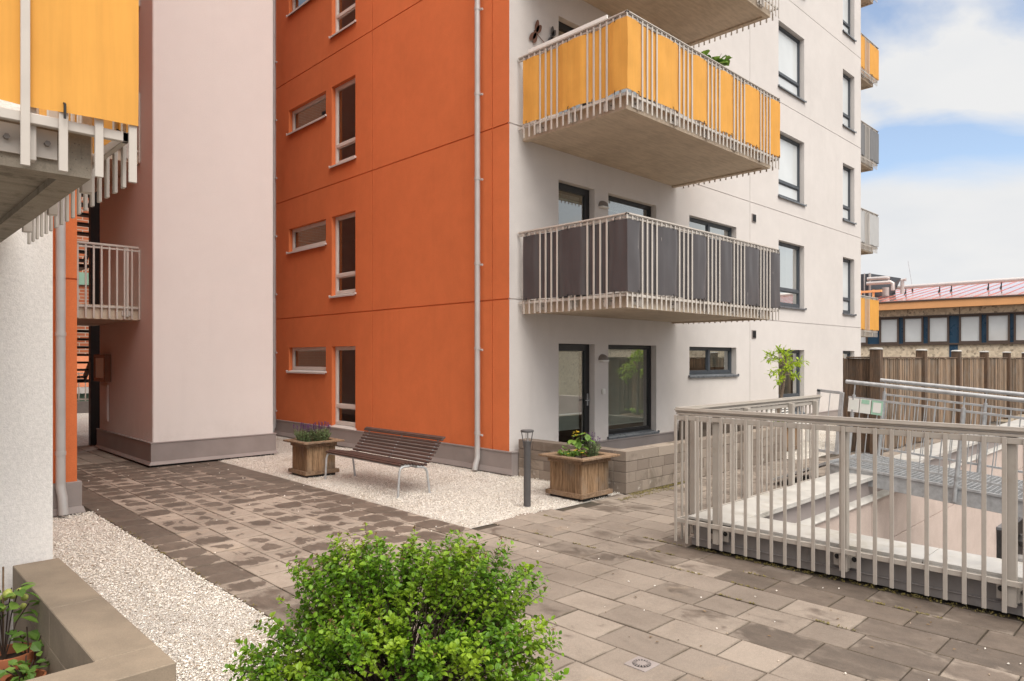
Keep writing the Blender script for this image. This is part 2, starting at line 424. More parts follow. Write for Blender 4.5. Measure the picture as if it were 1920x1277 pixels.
def gravel_mat():
    t = NT('white_marble_gravel')
    v = t.vor(72); v2 = t.vor(72, 'DISTANCE_TO_EDGE')
    sp = t.n('ShaderNodeSeparateColor'); t.l(v.outputs['Color'], sp.inputs[0])
    col = t.mix(t.map(sp.outputs[0], 0.1, 0.8), (0.92, 0.885, 0.83), (0.82, 0.745, 0.655))
    col = t.mix(t.map(sp.outputs[1], 0.86, 0.94, 0, 0.8), col, (0.30, 0.23, 0.16))
    tan = t.map(t.noise(0.9, 5, 0.6), 0.52, 0.7, 0, 0.35, True)
    col = t.mix(tan, col, (0.52, 0.41, 0.29))
    gap = t.map(v2.outputs['Distance'], 0.0, 0.07, 0.45, 1.0)
    col = t.val(col, gap)
    h = t.math('MULTIPLY_ADD', sp.outputs[2], 0.7, t.map(v2.outputs['Distance'], 0, 0.3))
    t.bump(h, 0.9, 0.012)
    return t.fin(col, 0.85, 0, 0.25)
GRAVEL = gravel_mat()
def chip_mat():
    t = NT('marble_chip')
    ia = t.island()
    col = t.mix(t.map(ia, 0, 0.85), (0.93, 0.90, 0.86), (0.84, 0.77, 0.68))
    col = t.mix(t.map(ia, 0.90, 0.93, 0, 0.85), col, (0.34, 0.25, 0.17))
    return t.fin(col, 0.8, 0, 0.3)
CHIP = chip_mat()

def paver_mat():
    t = NT('concrete_pavers')
    uv = t.n('ShaderNodeUVMap'); uv.uv_map = 'UVMap'
    sep = t.n('ShaderNodeSeparateXYZ'); t.l(uv.outputs[0], sep.inputs[0])
    at = t.n('ShaderNodeAttribute'); at.attribute_name = 'wet'
    ia = t.island()
    n1 = t.noise(4.4, 5, 0.58, t.co((1.35, 0.75, 1)), 0.7); n2 = t.noise(13, 4, 0.6)
    du = t.math('POWER', t.math('ABSOLUTE', t.math('MULTIPLY_ADD', sep.outputs[0], 2.0, -1.0)), 2.2)
    dv = t.math('POWER', t.math('ABSOLUTE', t.math('MULTIPLY_ADD', sep.outputs[1], 2.0, -1.0)), 2.2)
    d = t.math('ADD', du, dv)
    at2 = t.n('ShaderNodeAttribute'); at2.attribute_name = 'soft'
    d = t.math('MULTIPLY', d, t.map(at2.outputs['Fac'], 0.2, 0.45, 1.0, 0.5))
    fld = t.math('SUBTRACT', t.math('MULTIPLY_ADD', at.outputs['Fac'], 2.0, t.math('MULTIPLY_ADD', n1, 3.6, -1.8)), d)
    fld = t.math('ADD', fld, t.math('MULTIPLY_ADD', n2, 0.5, -0.25))
    wet = t.map(t.math('DIVIDE', fld, at2.outputs['Fac']), 0.0, 1.0, 0, 1, True)
    soft = t.map(fld, -0.9, 0.3, 0, 1, True)
    dry = t.mix(t.map(ia, 0, 1), (0.315, 0.265, 0.222), (0.215, 0.178, 0.149))
    dry = t.mix(t.map(t.noise(0.8, 8, 0.68), 0.42, 0.68, 0, 0.75, True), dry, (0.165, 0.134, 0.110))
    dry = t.mix(t.map(t.noise(2.3, 3, 0.6), 0.6, 0.75, 0, 0.30, True), dry, (0.36, 0.275, 0.195))
    speck = t.math('MULTIPLY', t.map(t.noise(150, 3, 0.75), 0.3, 0.7, 0.80, 1.17), t.map(t.noise(34, 5, 0.7), 0.3, 0.7, 0.92, 1.07))
    wc = t.val(t.mix(ia, (0.138, 0.108, 0.087), (0.100, 0.079, 0.064)), t.map(t.noise(6.5, 6, 0.68, t.co((1.3, .7, 1))), 0.35, 0.68, 0.75, 1.25))
    col = t.mix(t.math('MULTIPLY', wet, 0.88), t.val(dry, t.math('MULTIPLY', t.map(soft, 0, 1, 1.0, 0.92), t.map(at2.outputs['Fac'], 0.2, 0.45, 1.35, 1.0))), wc)
    # grime along the joints
    e = t.math('MAXIMUM', t.math('ABSOLUTE', t.math('MULTIPLY_ADD', sep.outputs[0], 2.0, -1.0)), t.math('ABSOLUTE', t.math('MULTIPLY_ADD', sep.outputs[1], 2.0, -1.0)))
    gr = t.math('MULTIPLY', t.map(e, 0.93, 1.0, 0, 0.7, True), t.map(t.noise(5, 4), 0.35, 0.65))
    col = t.mix(gr, col, (0.10, 0.078, 0.055))
    col = t.val(col, speck)
    t.bump(t.math('MULTIPLY_ADD', t.noise(190, 3, 0.7), 1.0, t.math('MULTIPLY', t.noise(9, 3), 0.6)), 0.28, 0.004)
    return t.fin(col, t.map(wet, 0, 1, 0.88, 0.62), 0, 0.3)
PAVER = paver_mat()
JOINT = simple('joint_sand', (0.055, 0.042, 0.03), 0.35, 12, 0.95, dirt=(0.05, 0.06, 0.02), dirt_amt=0.5)

def brick_mat():
    t = NT('red_brick')
    bk = t.n('ShaderNodeTexBrick'); bk.inputs['Scale'].default_value = 1.0
    bk.inputs['Brick Width'].default_value = 0.5; bk.inputs['Row Height'].default_value = 0.16; bk.inputs['Mortar Size'].default_value = 0.02
    bk.inputs['Color1'].default_value = (0.40, 0.13, 0.06, 1); bk.inputs['Color2'].default_value = (0.30, 0.09, 0.045, 1); bk.inputs['Mortar'].default_value = (0.40, 0.32, 0.26, 1)
    sp = t.n('ShaderNodeSeparateXYZ'); t.l(t.co(), sp.inputs[0])
    cb = t.n('ShaderNodeCombineXYZ'); t.l(t.math('ADD', sp.outputs[0], sp.outputs[1]), cb.inputs[0]); t.l(sp.outputs[2], cb.inputs[1])
    t.l(cb.outputs[0], bk.inputs['Vector'])
    return t.fin(bk.outputs[0], 0.9, 0, 0.2)
BRICK = brick_mat()
def pebble_mat():
    t = NT('pebble_dash')
    v = t.vor(9); sp = t.n('ShaderNodeSeparateColor'); t.l(v.outputs['Color'], sp.inputs[0])
    col = t.mix(t.map(sp.outputs[0], 0.2, 0.9), (0.80, 0.68, 0.51), (0.52, 0.42, 0.30))
    col = t.mix(t.map(sp.outputs[1], 0.85, 0.95), col, (0.18, 0.13, 0.09))
    return t.fin(t.mix(0.4, col, (0.72, 0.60, 0.45)), 0.9, 0, 0.2)
PEBBLE = pebble_mat()
def grating_mat():
    t = NT('steel_grating')
    sp = t.n('ShaderNodeSeparateXYZ'); t.l(t.co(), sp.inputs[0])
    def lines(sock, per, wid):
        fr = t.math('FRACT', t.math('DIVIDE', sock, per))
        return t.math('LESS_THAN', fr, wid)
    m = t.math('MAXIMUM', lines(sp.outputs[0], 0.035, 0.22), lines(sp.outputs[1], 0.075, 0.22))
    col = t.mix(m, (0.10, 0.10, 0.105), (0.42, 0.44, 0.455))
    t.bump(m, 0.6, 0.01)
    return t.fin(col, 0.45, 0.3)
GRATE = grating_mat()

# ================================================================== building blocks
def wall_grid(mb, Fm, a0, a1, z0, z1, holes=(), gv=(), gh=(), gw=0.018, gd=0.016, rd=0.20):
    A = {a0, a1}; Z = {z0, z1}
    for h in holes: A |= {h[0], h[1]}; Z |= {h[2], h[3]}
    for g in gv: A |= {g - gw / 2, g + gw / 2}
    for g in gh: Z |= {g - gw / 2, g + gw / 2}
    A = sorted(x for x in A if a0 <= x <= a1); Z = sorted(x for x in Z if z0 <= x <= z1)
    def dep(i, j):
        if i < 0 or j < 0 or i >= len(A) - 1 or j >= len(Z) - 1: return None
        a = (A[i] + A[i + 1]) / 2; z = (Z[j] + Z[j + 1]) / 2
        for h in holes:
            if h[0] < a < h[1] and h[2] < z < h[3]: return -rd
        for g in gv:
            if abs(a - g) < gw / 2: return -gd
        for g in gh:
            if abs(z - g) < gw / 2: return -gd
        return 0.0
    for i in range(len(A) - 1):
        for j in range(len(Z) - 1):
            d = dep(i, j)
            if d != -rd:
                mb.quad(Fm(A[i], d, Z[j]), Fm(A[i + 1], d, Z[j]), Fm(A[i + 1], d, Z[j + 1]), Fm(A[i], d, Z[j + 1]))
            e = dep(i + 1, j)
            if e is not None and e != d:
                mb.quad(Fm(A[i + 1], d, Z[j]), Fm(A[i + 1], e, Z[j]), Fm(A[i + 1], e, Z[j + 1]), Fm(A[i + 1], d, Z[j + 1]))
            e = dep(i, j + 1)
            if e is not None and e != d:
                mb.quad(Fm(A[i], d, Z[j + 1]), Fm(A[i + 1], d, Z[j + 1]), Fm(A[i + 1], e, Z[j + 1]), Fm(A[i], e, Z[j + 1]))

def fbox(mb, Fm, a0, a1, d0, d1, z0, z1, mi=0):
    mb.hexa([Fm(a0, d0, z0), Fm(a1, d0, z0), Fm(a1, d1, z0), Fm(a0, d1, z0), Fm(a0, d0, z1), Fm(a1, d0, z1), Fm(a1, d1, z1), Fm(a0, d1, z1)], mi)

def pane_quad(Fm, a0, a1, d, z0, z1, parent, mat=None, name='pane', off=None):
    q = [Vector(Fm(a0, d, z0)), Vector(Fm(a1, d, z0)), Vector(Fm(a1, d, z1)), Vector(Fm(a0, d, z1))]
    outw = Vector(Fm(a0, d + 1, z0)) - q[0]
    if (q[1] - q[0]).cross(q[2] - q[0]).dot(outw) < 0: q.reverse()
    g = MB(); g.nonorm = True; g.quad(*q); return g.build(name, mat or GLASS, parent, off=off)
def window(parent, Fm, a0, a1, z0, z1, fm, sm, transom=None, mullion=None, fw=0.065, sill=True, dpt=0.125, name='window',
           blind=None, curtain=None, label=None, sill_h=0.05, pm=None):
    d0, d1 = -dpt - 0.07, -dpt
    e = 0.001
    zb = z0 + (sill_h if sill else 0.0)
    mb = MB()
    fbox(mb, Fm, a0 + e, a0 + fw, d0, d1, zb, z1 - e); fbox(mb, Fm, a1 - fw, a1 - e, d0, d1, zb, z1 - e)
    fbox(mb, Fm, a0 + fw, a1 - fw, d0, d1, z1 - fw, z1 - e); fbox(mb, Fm, a0 + fw, a1 - fw, d0, d1, zb, zb + fw)
    cells_a = [(a0 + fw, a1 - fw)]; cells_z = [(zb + fw, z1 - fw)]
    if mullion:
        m = a0 + (a1 - a0) * mullion
        fbox(mb, Fm, m - fw * 0.7, m + fw * 0.7, d0, d1 + 0.004, zb + fw, z1 - fw)
        cells_a = [(a0 + fw, m - fw * 0.7), (m + fw * 0.7, a1 - fw)]
    if transom:
        tz = transom
        fbox(mb, Fm, a0 + fw, a1 - fw, d0, d1 + 0.006, tz - fw * 0.55, tz + fw * 0.55)
        cells_z = [(zb + fw, tz - fw * 0.55), (tz + fw * 0.55, z1 - fw)]
    # thin inner sash line
    for ca in cells_a:
        for cz in cells_z:
            s_ = 0.022
            fbox(mb, Fm, ca[0], ca[0] + s_, d0 + 0.01, d1 - 0.014, cz[0], cz[1]); fbox(mb, Fm, ca[1] - s_, ca[1], d0 + 0.01, d1 - 0.014, cz[0], cz[1])
            fbox(mb, Fm, ca[0] + s_, ca[1] - s_, d0 + 0.01, d1 - 0.014, cz[0], cz[0] + s_); fbox(mb, Fm, ca[0] + s_, ca[1] - s_, d0 + 0.01, d1 - 0.014, cz[1] - s_, cz[1])
    wo = mb.build(name, fm, parent, bevel=0.003, label=label)
    dp = d1 - 0.035
    for ca in cells_a:
        for cz in cells_z:
            pane_quad(Fm, ca[0] + .01, ca[1] - .01, dp, cz[0] + .01, cz[1] - .01, wo, pm)
    if sill:
        m = MB()
        y0, y1 = d1 - 0.01, 0.045
        m.hexa([Fm(a0 + .002, y0, z0 + .032), Fm(a1 - .002, y0, z0 + .032), Fm(a1 - .002, .004, z0 + .006), Fm(a0 + .002, .004, z0 + .006),
                Fm(a0 + .002, y0, z0 + .046), Fm(a1 - .002, y0, z0 + .046), Fm(a1 - .002, .004, z0 + .020), Fm(a0 + .002, .004, z0 + .020)])
        m.hexa([Fm(a0 - .04, .004, z0 + .004), Fm(a1 + .04, .004, z0 + .004), Fm(a1 + .04, y1, z0 - .004), Fm(a0 - .04, y1, z0 - .004),
                Fm(a0 - .04, .004, z0 + .020), Fm(a1 + .04, .004, z0 + .020), Fm(a1 + .04, y1, z0 + .010), Fm(a0 - .04, y1, z0 + .010)])
        fbox(m, Fm, a0 - .04, a1 + .04, y1, y1 + .006, z0 - .03, z0 + .010)
        for ax in (a0 - .046, a1 + .04): fbox(m, Fm, ax, ax + .006, .004, y1 + .006, z0 - .006, z0 + .034)
        m.build('sill', sm, wo, bevel=0.002)
    if blind:                       # (a_from, a_to, z_bottom) of a lowered venetian blind
        b = MB(); zt = z1 - fw - .01
        zz = zt
        while zz > blind[2]:
            b.hexa([Fm(blind[0], d0 - .055, zz - .012), Fm(blind[1], d0 - .055, zz - .012), Fm(blind[1], d0 - .075, zz - .002), Fm(blind[0], d0 - .075, zz - .002),
                    Fm(blind[0], d0 - .055, zz - .010), Fm(blind[1], d0 - .055, zz - .010), Fm(blind[1], d0 - .075, zz), Fm(blind[0], d0 - .075, zz)])
            zz -= 0.0155
        fbox(b, Fm, blind[0], blind[1], d0 - .08, d0 - .05, blind[2] - .02, blind[2])
        fbox(b, Fm, blind[0], blind[1], d0 - .085, d0 - .045, zt, zt + .03)
        b.build('blind', BLIND, wo)
    if curtain:
        for (c0, c1) in curtain:
            c = MB(); n = max(6, int((c1 - c0) / 0.03)); pr = None
            for k in range(n + 1):
                a = c0 + (c1 - c0) * k / n; d = d0 - 0.16 + 0.035 * math.sin(k * 1.9)
                cur = (Fm(a, d, z0 + .05), Fm(a, d, z1 + .02))
                if pr: c.quad(pr[0], cur[0], cur[1], pr[1])
                pr = cur
            c.build('curtain', CURT, wo, smooth=True)
    return wo

def glazed_door(parent, Fm, a0, a1, z0, z1, blind=None, label=None):
    fw = 0.10; dpt = 0.125; d0, d1 = -dpt - .07, -dpt
    mb = MB(); e = .001
    fbox(mb, Fm, a0 + e, a0 + fw * .7, d0, d1, z0, z1 - e); fbox(mb, Fm, a1 - fw * 1.25, a1 - e, d0, d1, z0, z1 - e)
    fbox(mb, Fm, a0 + fw * .7, a1 - fw * 1.25, d0, d1, z1 - fw * 1.25, z1 - e); fbox(mb, Fm, a0 + fw * .7, a1 - fw * 1.25, d0, d1, z0, z0 + .14)
    do = mb.build('balcony_door', BLACKF, parent, bevel=.003, label=label)
    dp = d1 - .03
    b0, b1, c0, c1 = a0 + fw * .7 - .005, a1 - fw * 1.25 + .005, z0 + .135, z1 - fw * 1.25 + .005
    pane_quad(Fm, b0, b1, dp, c0, c1, do)
    h = MB(); hz = z0 + 1.03
    fbox(h, Fm, a1 - .075, a1 - .045, d1, d1 + .012, hz - .10, hz + .12)
    h.tube([Fm(a1 - .06, d1 + .01, hz), Fm(a1 - .06, d1 + .05, hz), Fm(a1 - .17, d1 + .055, hz)], .010, 8)
    h.build('handle', GALV, do, smooth=True)
    if blind is not None:
        b = MB(); zz = c1 - .02
        while zz > blind:
            b.hexa([Fm(b0 + .02, d0 - .055, zz - .012), Fm(b1 - .02, d0 - .055, zz - .012), Fm(b1 - .02, d0 - .075, zz - .002), Fm(b0 + .02, d0 - .075, zz - .002),
                    Fm(b0 + .02, d0 - .055, zz - .010), Fm(b1 - .02, d0 - .055, zz - .010), Fm(b1 - .02, d0 - .075, zz), Fm(b0 + .02, d0 - .075, zz)])
            zz -= .0155
        fbox(b, Fm, b0 + .02, b1 - .02, d0 - .08, d0 - .05, blind - .02, blind)
        b.build('blind', BLIND, do)
    return do

# one baluster mesh shared by every balcony: flat bar hanging past the slab edge
def bal_mesh(name, h, wd=.030, th=.014):
    m = MB(); m.box(-wd / 2, wd / 2, -th / 2, th / 2, 0, h)
    o = m.build(name, RAILW, None, bevel=.002); me = o.data; bpy.data.objects.remove(o); return me
BAL = bal_mesh('balcony_baluster', 1.315)
def balcony(parent, loc, rotz, L, D, clothmat, label, mirror=False, sides=('near', 'front', 'far'), left_groups=(3, 11), front_groups=(3, 11, 18, 25, 33),
            cloth_sides=('near', 'front', 'far'), rail=RAILW, white_board=False, conc=None):
    """local frame: facade is y=0, balcony reaches to y=-D, x from 0 to L, z=0 is the slab's underside"""
    X = (lambda x: L - x) if mirror else (lambda x: x)
    mb = MB()
    m2 = MB()
    mb.box(0, L, -D, -.002, .03, .215)
    # drip edge: recessed middle of the underside
    mb.box(0, L, -D, -D + .10, 0, .03); mb.box(0, .10, -D + .10, -.002, 0, .03); mb.box(L - .10, L, -D + .10, -.002, 0, .03)
    root = mb.build('balcony', conc or CONC, parent, label=label)
    root.location = loc; root.rotation_euler = (0, 0, rotz)
    o_ = .125; sp = .121
    # perimeter from the near wall end round to the far wall end
    n1 = int((D - .03) / sp); s1 = (D + .105 - .15) / n1
    per = []
    for k in range(n1): per.append(('near', k, (-o_, -.15 - s1 * k), (-1, 0)))
    n2 = int(round((L + 2 * o_) / sp)); s2 = (L + 2 * o_) / n2
    for k in range(n2 + 1): per.append(('front', k, (-o_ + s2 * k, -D - .105), (0, -1)))
    for k in range(n1): per.append(('far', k, (L + o_, -D - .105 + s1 * (k + 1)), (1, 0)))
    def behind(sd, k):
        g = left_groups if sd != 'front' else front_groups
        return any(q <= k < q + 4 for q in g)
    for sd, k, (x, y), nrm in per:
        if sd not in sides: continue
        b = bpy.data.objects.new('baluster', BAL); S.collection.objects.link(b); b.parent = root
        b.location = (X(x), y, -.012)
        if sd != 'front': b.rotation_euler = (0, 0, R(90))
    # flat bars and handrail
    def around(mbx, off, z, wx, wz):
        pts = [(X(-o_ + off), -.02, z), (X(-o_ + off), -D - .105 + off, z), (X(L + o_ - off), -D - .105 + off, z), (X(L + o_ - off), -.02, z)]
        for i in range(3): 
            a = Vector(pts[i]); b = Vector(pts[i + 1]); d = (b - a).normalized() * (wx / 2)
            mbx.bar(a - (d if i else 0 * d), b + (d if i < 2 else 0 * d), wx, wz)
    m = MB(); around(m, .022, .172, .026, .040); m.build('lower_rail', rail, root, bevel=.003)
    m = MB(); around(m, .022, 1.272, .026, .034); m.build('upper_rail', rail, root, bevel=.003)
    m = MB()
    hp = [(X(-o_ + .01), -.02, 1.315), (X(-o_ + .01), -D - .095, 1.315), (X(L + o_ - .01), -D - .095, 1.315), (X(L + o_ - .01), -.02, 1.315)]
    for i in range(3): 
        a = Vector(hp[i]); b = Vector(hp[i + 1]); d = (b - a).normalized() * .027
        m.bar(a - (d if i else 0 * d), b + (d if i < 2 else 0 * d), .054, .036)
    m.build('handrail', rail, root, bevel=.012)
    # posts with bolted brackets
    pos = []
    if 'near' in sides: pos += [('s', X(-o_ + .055), y, X(-.0), (-1 if not mirror else 1)) for y in (-.42, -1.10, -1.78) if y > -D]
    if 'front' in sides: pos += [('f', X(x), -D - .05, 0, 0) for x in [L * q for q in (.055, .27, .48, .69, .90)]]
    for kd, x, y, xe, sg in pos:
        m = MB(); m.box(x - .022, x + .022, y - .022, y + .022, .02, 1.29); p_ = m.build('rail_post', rail, root, bevel=.003)
        m = MB()
        if kd == 's':
            m.box(min(xe + sg * .004, xe + sg * .016), max(xe + sg * .004, xe + sg * .016), y - .10, y + .10, .05, .16)
            for q in (-.065, .065): m.tube([(xe + sg * .016, y + q, .105), (xe + sg * .034, y + q, .105)], .011, 6, 1)
        else:
            m.box(x - .10, x + .10, -D - .016, -D - .004, .05, .16)
            for q in (-.065, .065): m.tube([(x + q, -D - .016, .105), (x + q, -D - .034, .105)], .011, 6, 1)
        m.build('bracket', [rail, LAMPG], root)
    # cloth woven behind and in front of the balusters
    if clothmat:
        rnd = random.Random(hash(label) % 1000 if False else len(label) * 7 + int(L * 10))
        pts = []
        for sd, k, (x, y), nrm in per:
            if sd not in cloth_sides: continue
            off = -.020 if behind(sd, k) else .017
            pts.append((x + nrm[0] * off, y + nrm[1] * off, nrm))
            if sd == 'front' and k == 0 and 'near' in cloth_sides:
                pts[-1] = (x - .017, y - .017, nrm)
            if sd == 'front' and k == n2:
                pts[-1] = (x + .017, y - .017, nrm)
            # halfway point, so that free spans of cloth can sag and ripple
        fine = []
        for i in range(len(pts) - 1):
            a, b = pts[i], pts[i + 1]
            for q in range(3):
                f = q / 3; r_ = (rnd.random() - .5) * .004 if q else 0
                fine.append((a[0] + (b[0] - a[0]) * f + a[2][0] * r_, a[1] + (b[1] - a[1]) * f + a[2][1] * r_, a[2]))
        fine.append(pts[-1])
        zr = [.218, .235, .42, .65, .86, 1.06, 1.225, 1.242]
        c = MB(); n = len(fine)
        ph = [rnd.random() * 6 for _ in range(4)]
        for j, z in enumerate(zr):
            for i, (x, y, nn) in enumerate(fine):
                wv = .0055 * math.sin(i * .9 + ph[0]) * math.sin(z * 5 + ph[1]) + .003 * math.sin(i * .37 + z * 8 + ph[2])
                dz = .006 * math.sin(i * .35 + ph[3]) * (1 if j in (0, 1) else .4 if j > 5 else 0)
                c.v.append((X(x + nn[0] * wv), y + nn[1] * wv, z + dz))
        for j in range(len(zr) - 1):
            for i in range(n - 1):
                c.f.append((j * n + i, j * n + i + 1, (j + 1) * n + i + 1, (j + 1) * n + i)); c.m.append(0)
        c.build('privacy_screen', clothmat, root, smooth=True)
        # hems and ties
        for i in range(2, n - 1, 11):
            x, y, nn = fine[i]
            for z in (1.24, .205):
                t = MB(); t.tube([(X(x + nn[0] * .012), y + nn[1] * .012, z - .02), (X(x + nn[0] * .012), y + nn[1] * .012, z + .035), (X(x - nn[0] * .02), y - nn[1] * .02, z + .05)], .005, 5)
                t.build('cable_tie', BLACKM, root)
    if white_board:
        b = MB(); b.box(-.130, -.105, -1.85, -.25, 1.335, 1.392); b.build('side_board', WHITEP, root, bevel=.004)
    return root

# ================================================================== GROUND (structure)
PATH_X0 = -5.53; ROWW = .35
WELL = (-1.25, 14.5, -30.0, -4.62)     # x0,x1,y0,y1 of the opening in the deck
def in_well(x0, x1, y0, y1): return x1 > -1.58 and y0 < -4.34
def build_paving():
    rnd = random.Random(3)
    v = []; f = []; uvs = []; wet = []; sof = []
    def slab(x0, x1, y0, y1, wv, sv):
        g = .0035
        x0 += g + rnd.uniform(0, .0015); x1 -= g + rnd.uniform(0, .0015); y0 += g + rnd.uniform(0, .0015); y1 -= g + rnd.uniform(0, .0015)
        z = rnd.uniform(-.0022, .0022); tx = rnd.uniform(-.002, .002); b = .004
        i = len(v)
        for (xx, yy, k) in ((x0, y0, 0), (x1, y0, 1), (x1, y1, 1), (x0, y1, 0)): v.append((xx, yy, z - .03))
        for (xx, yy, k) in ((x0, y0, 0), (x1, y0, 1), (x1, y1, 1), (x0, y1, 0)): v.append((xx, yy, z - b + tx * (2 * k - 1)))
        for (xx, yy, k) in ((x0 + b, y0 + b, 0), (x1 - b, y0 + b, 1), (x1 - b, y1 - b, 1), (x0 + b, y1 - b, 0)): v.append((xx, yy, z + tx * (2 * k - 1)))
        for a in range(4):
            c = (a + 1) % 4
            f.append((i + a, i + c, i + 4 + c, i + 4 + a)); f.append((i + 4 + a, i + 4 + c, i + 8 + c, i + 8 + a))
        f.append((i + 8, i + 9, i + 10, i + 11))
        uvs.append(((x0, y0), (x1 - x0, y1 - y0), i)); wet.extend([wv] * 12); sof.extend([sv] * 12)
    nrows = int((16.2 - PATH_X0) / ROWW)
    for r in range(-18, nrows):
        x0 = PATH_X0 + r * ROWW; x1 = x0 + ROWW; xc = (x0 + x1) / 2
        y = -12.0 - rnd.random() * .35
        while y < 20:
            path = -5.6 < xc < -2.7
            # the straight path has square, nearly aligned slabs; the deck has broken bond
            if path and y > -1.9: ln = .35
            else: ln = rnd.choice((.35, .44, .44, .525, .525, .525))
            if path and y <= -1.9 < y + ln + .2: ln = -1.9 - y + .0
            if ln < .15: ln += .35
            y1 = y + ln; yc = (y + y1) / 2
            keep = False
            if -5.6 < xc < -2.7 and -12 < yc < 9.3: keep = True
            if yc < -2.2 and xc > -2.75 and not (x1 > -1.56 and y < -4.36): keep = True
            if -1.9 < xc < 16 and -4.36 <= yc < -2.2: keep = True
            if xc < -5.53 and yc < -5.05: keep = True
            if -3.84 < xc < -1.6 and 5.0 < yc: keep = False
            if xc > 5.1 and -2.6 < yc < -2.2: keep = False
            if x1 > -1.56 and y1 > -4.36 and y < -4.36: y1 = y1
            if keep and x1 > -1.58 and y < -4.36 < y1: y = -4.36
            if keep:
                if path and yc > -2.3:
                    edge = max(0, 1 - (xc + 5.53) / .45) * .9 + max(0, (xc + 3.75) / .9) * .45
                    far = max(0, min(1, (yc - .5) / 4.5)) * .45
                    wv = .25 + edge + far + rnd.uniform(-.32, .30)
                    if yc > 6.2: wv = -.5
                elif path and xc < -4.3 and yc > -4.0:
                    wv = .12 + max(0, 1 - (xc + 5.53) / .45) * .5 + rnd.uniform(-.2, .2)
                elif xc < -1.7 or yc < -4:
                    wv = rnd.choice((-.45, -.35, -.25, -.15, -.05, .05, .25)) + (.40 if abs(xc + 1.9) < .5 and yc < -4 else 0) + (max(0, (-5.0 - yc) * .17 + (xc + 3.5) * .20) if xc > -3.8 else 0)
                    if yc > -4.2 and xc > -2.6: wv += .18
                else:
                    wv = rnd.choice((-.2, 0, .15, .3, .4))
                slab(x0, x1, y, y1, wv, .14 if path and yc > -2.6 else rnd.uniform(.45, 1.1))
            y = y1
    me = bpy.data.meshes.new('paving'); me.from_pydata(v, [], f)
    ul = me.uv_layers.new(name='UVMap')
    base = {}
    for (p, s_, i) in uvs: base[i // 12] = (p, s_)
    for pl in me.polygons:
        p, s_ = base[pl.vertices[0] // 12]
        for li in pl.loop_indices:
            co_ = v[me.loops[li].vertex_index]
            ul.data[li].uv = ((co_[0] - p[0]) / s_[0], (co_[1] - p[1]) / s_[1])
    a = me.attributes.new('wet', 'FLOAT', 'POINT'); a.data.foreach_set('value', wet)
    a = me.attributes.new('soft', 'FLOAT', 'POINT'); a.data.foreach_set('value', sof)
    me.materials.append(PAVER)
    o = bpy.data.objects.new('paving', me); S.collection.objects.link(o); struct(o, 'brown concrete slab paving, patchy with damp')
build_paving()
m = MB()   # sand bed under the slabs, with the light-well hole left open
for (a, b, c, d) in ((-13, -1.45, -13, 20), (-1.45, 17.5, -4.5, 20)): m.quad((a, c, -.012), (b, c, -.012), (b, d, -.012), (a, d, -.012))
struct(m.build('paving_bed', JOINT), 'dark joint sand under the paving slabs')
m = MB()
for (a, b, c, d) in ((-2.735, .12, -2.2, 5.02), (-6.9, -5.535, -5.05, 1.75), (5.1, 16.0, -2.6, -.02), (-1.6, 0, 5.0, 9.5), (-5.6, 2.5, 9.32, 20.2)):
    nx = max(1, int((b - a) / .12)); ny = max(1, int((d - c) / .12)); i0 = len(m.v); rg = random.Random(5)
    for j in range(ny + 1):
        for i in range(nx + 1):
            x = a + (b - a) * i / nx; y = c + (d - c) * j / ny
            ed = i in (0, nx) or j in (0, ny)
            m.v.append((x, y, -.004 if ed else .004 + .008 * math.sin(x * 3.1 + y * 1.7) + rg.uniform(-.004, .006)))
    for j in range(ny):
        for i in range(nx):
            q = i0 + j * (nx + 1) + i; m.f.append((q, q + 1, q + nx + 2, q + nx + 1)); m.m.append(0)
struct(m.build('gravel_bed', GRAVEL, smooth=True), 'white marble gravel beds beside the paving')
# loose marble chips: too many to count
ch = MB(); rc = random.Random(11)
def chip(x, y, z, s):
    b = len(ch.v); a0 = rc.random() * 6.28
    P = []
    for k in range(4):
        a = a0 + k * 1.57 + rc.uniform(-.35, .35); r_ = s * rc.uniform(.6, 1.1)
        P.append((x + math.cos(a) * r_, y + math.sin(a) * r_ * rc.uniform(.6, 1), z + rc.uniform(-.25, .3) * s))
    P += [(x + rc.uniform(-.3, .3) * s, y + rc.uniform(-.3, .3) * s, z + s * rc.uniform(.45, .8)), (x, y, z - s * .7)]
    ch.add(P, [(0, 1, 4), (1, 2, 4), (2, 3, 4), (3, 0, 4), (1, 0, 5), (2, 1, 5), (3, 2, 5), (0, 3, 5)])
for n, (a, b, c, d), s0 in ((13000, (-6.75, -5.545, -5.0, 1.7), .0085), (15000, (-2.72, .1, -2.19, 5.0), .0085), (1500, (5.1, 15.5, -2.6, -.1), .014)):
    for _ in range(n):
        chip(rc.uniform(a, b), rc.uniform(c, d), rc.uniform(.006, .016), s0 * rc.uniform(.6, 1.35))
for _ in range(95):       # strays kicked onto the slabs
    if rc.random() < .45: x, y = rc.uniform(-5.5, -2.75), rc.uniform(-2.2, 4.8); x = x if rc.random() < .5 else rc.uniform(-3.4, -2.75)
    else: x, y = rc.uniform(-5.4, -1.8), rc.uniform(-7.4, -2.3)
    chip(x, y, .006, rc.uniform(.006, .013))
lit = MB(); lit.nonorm = True
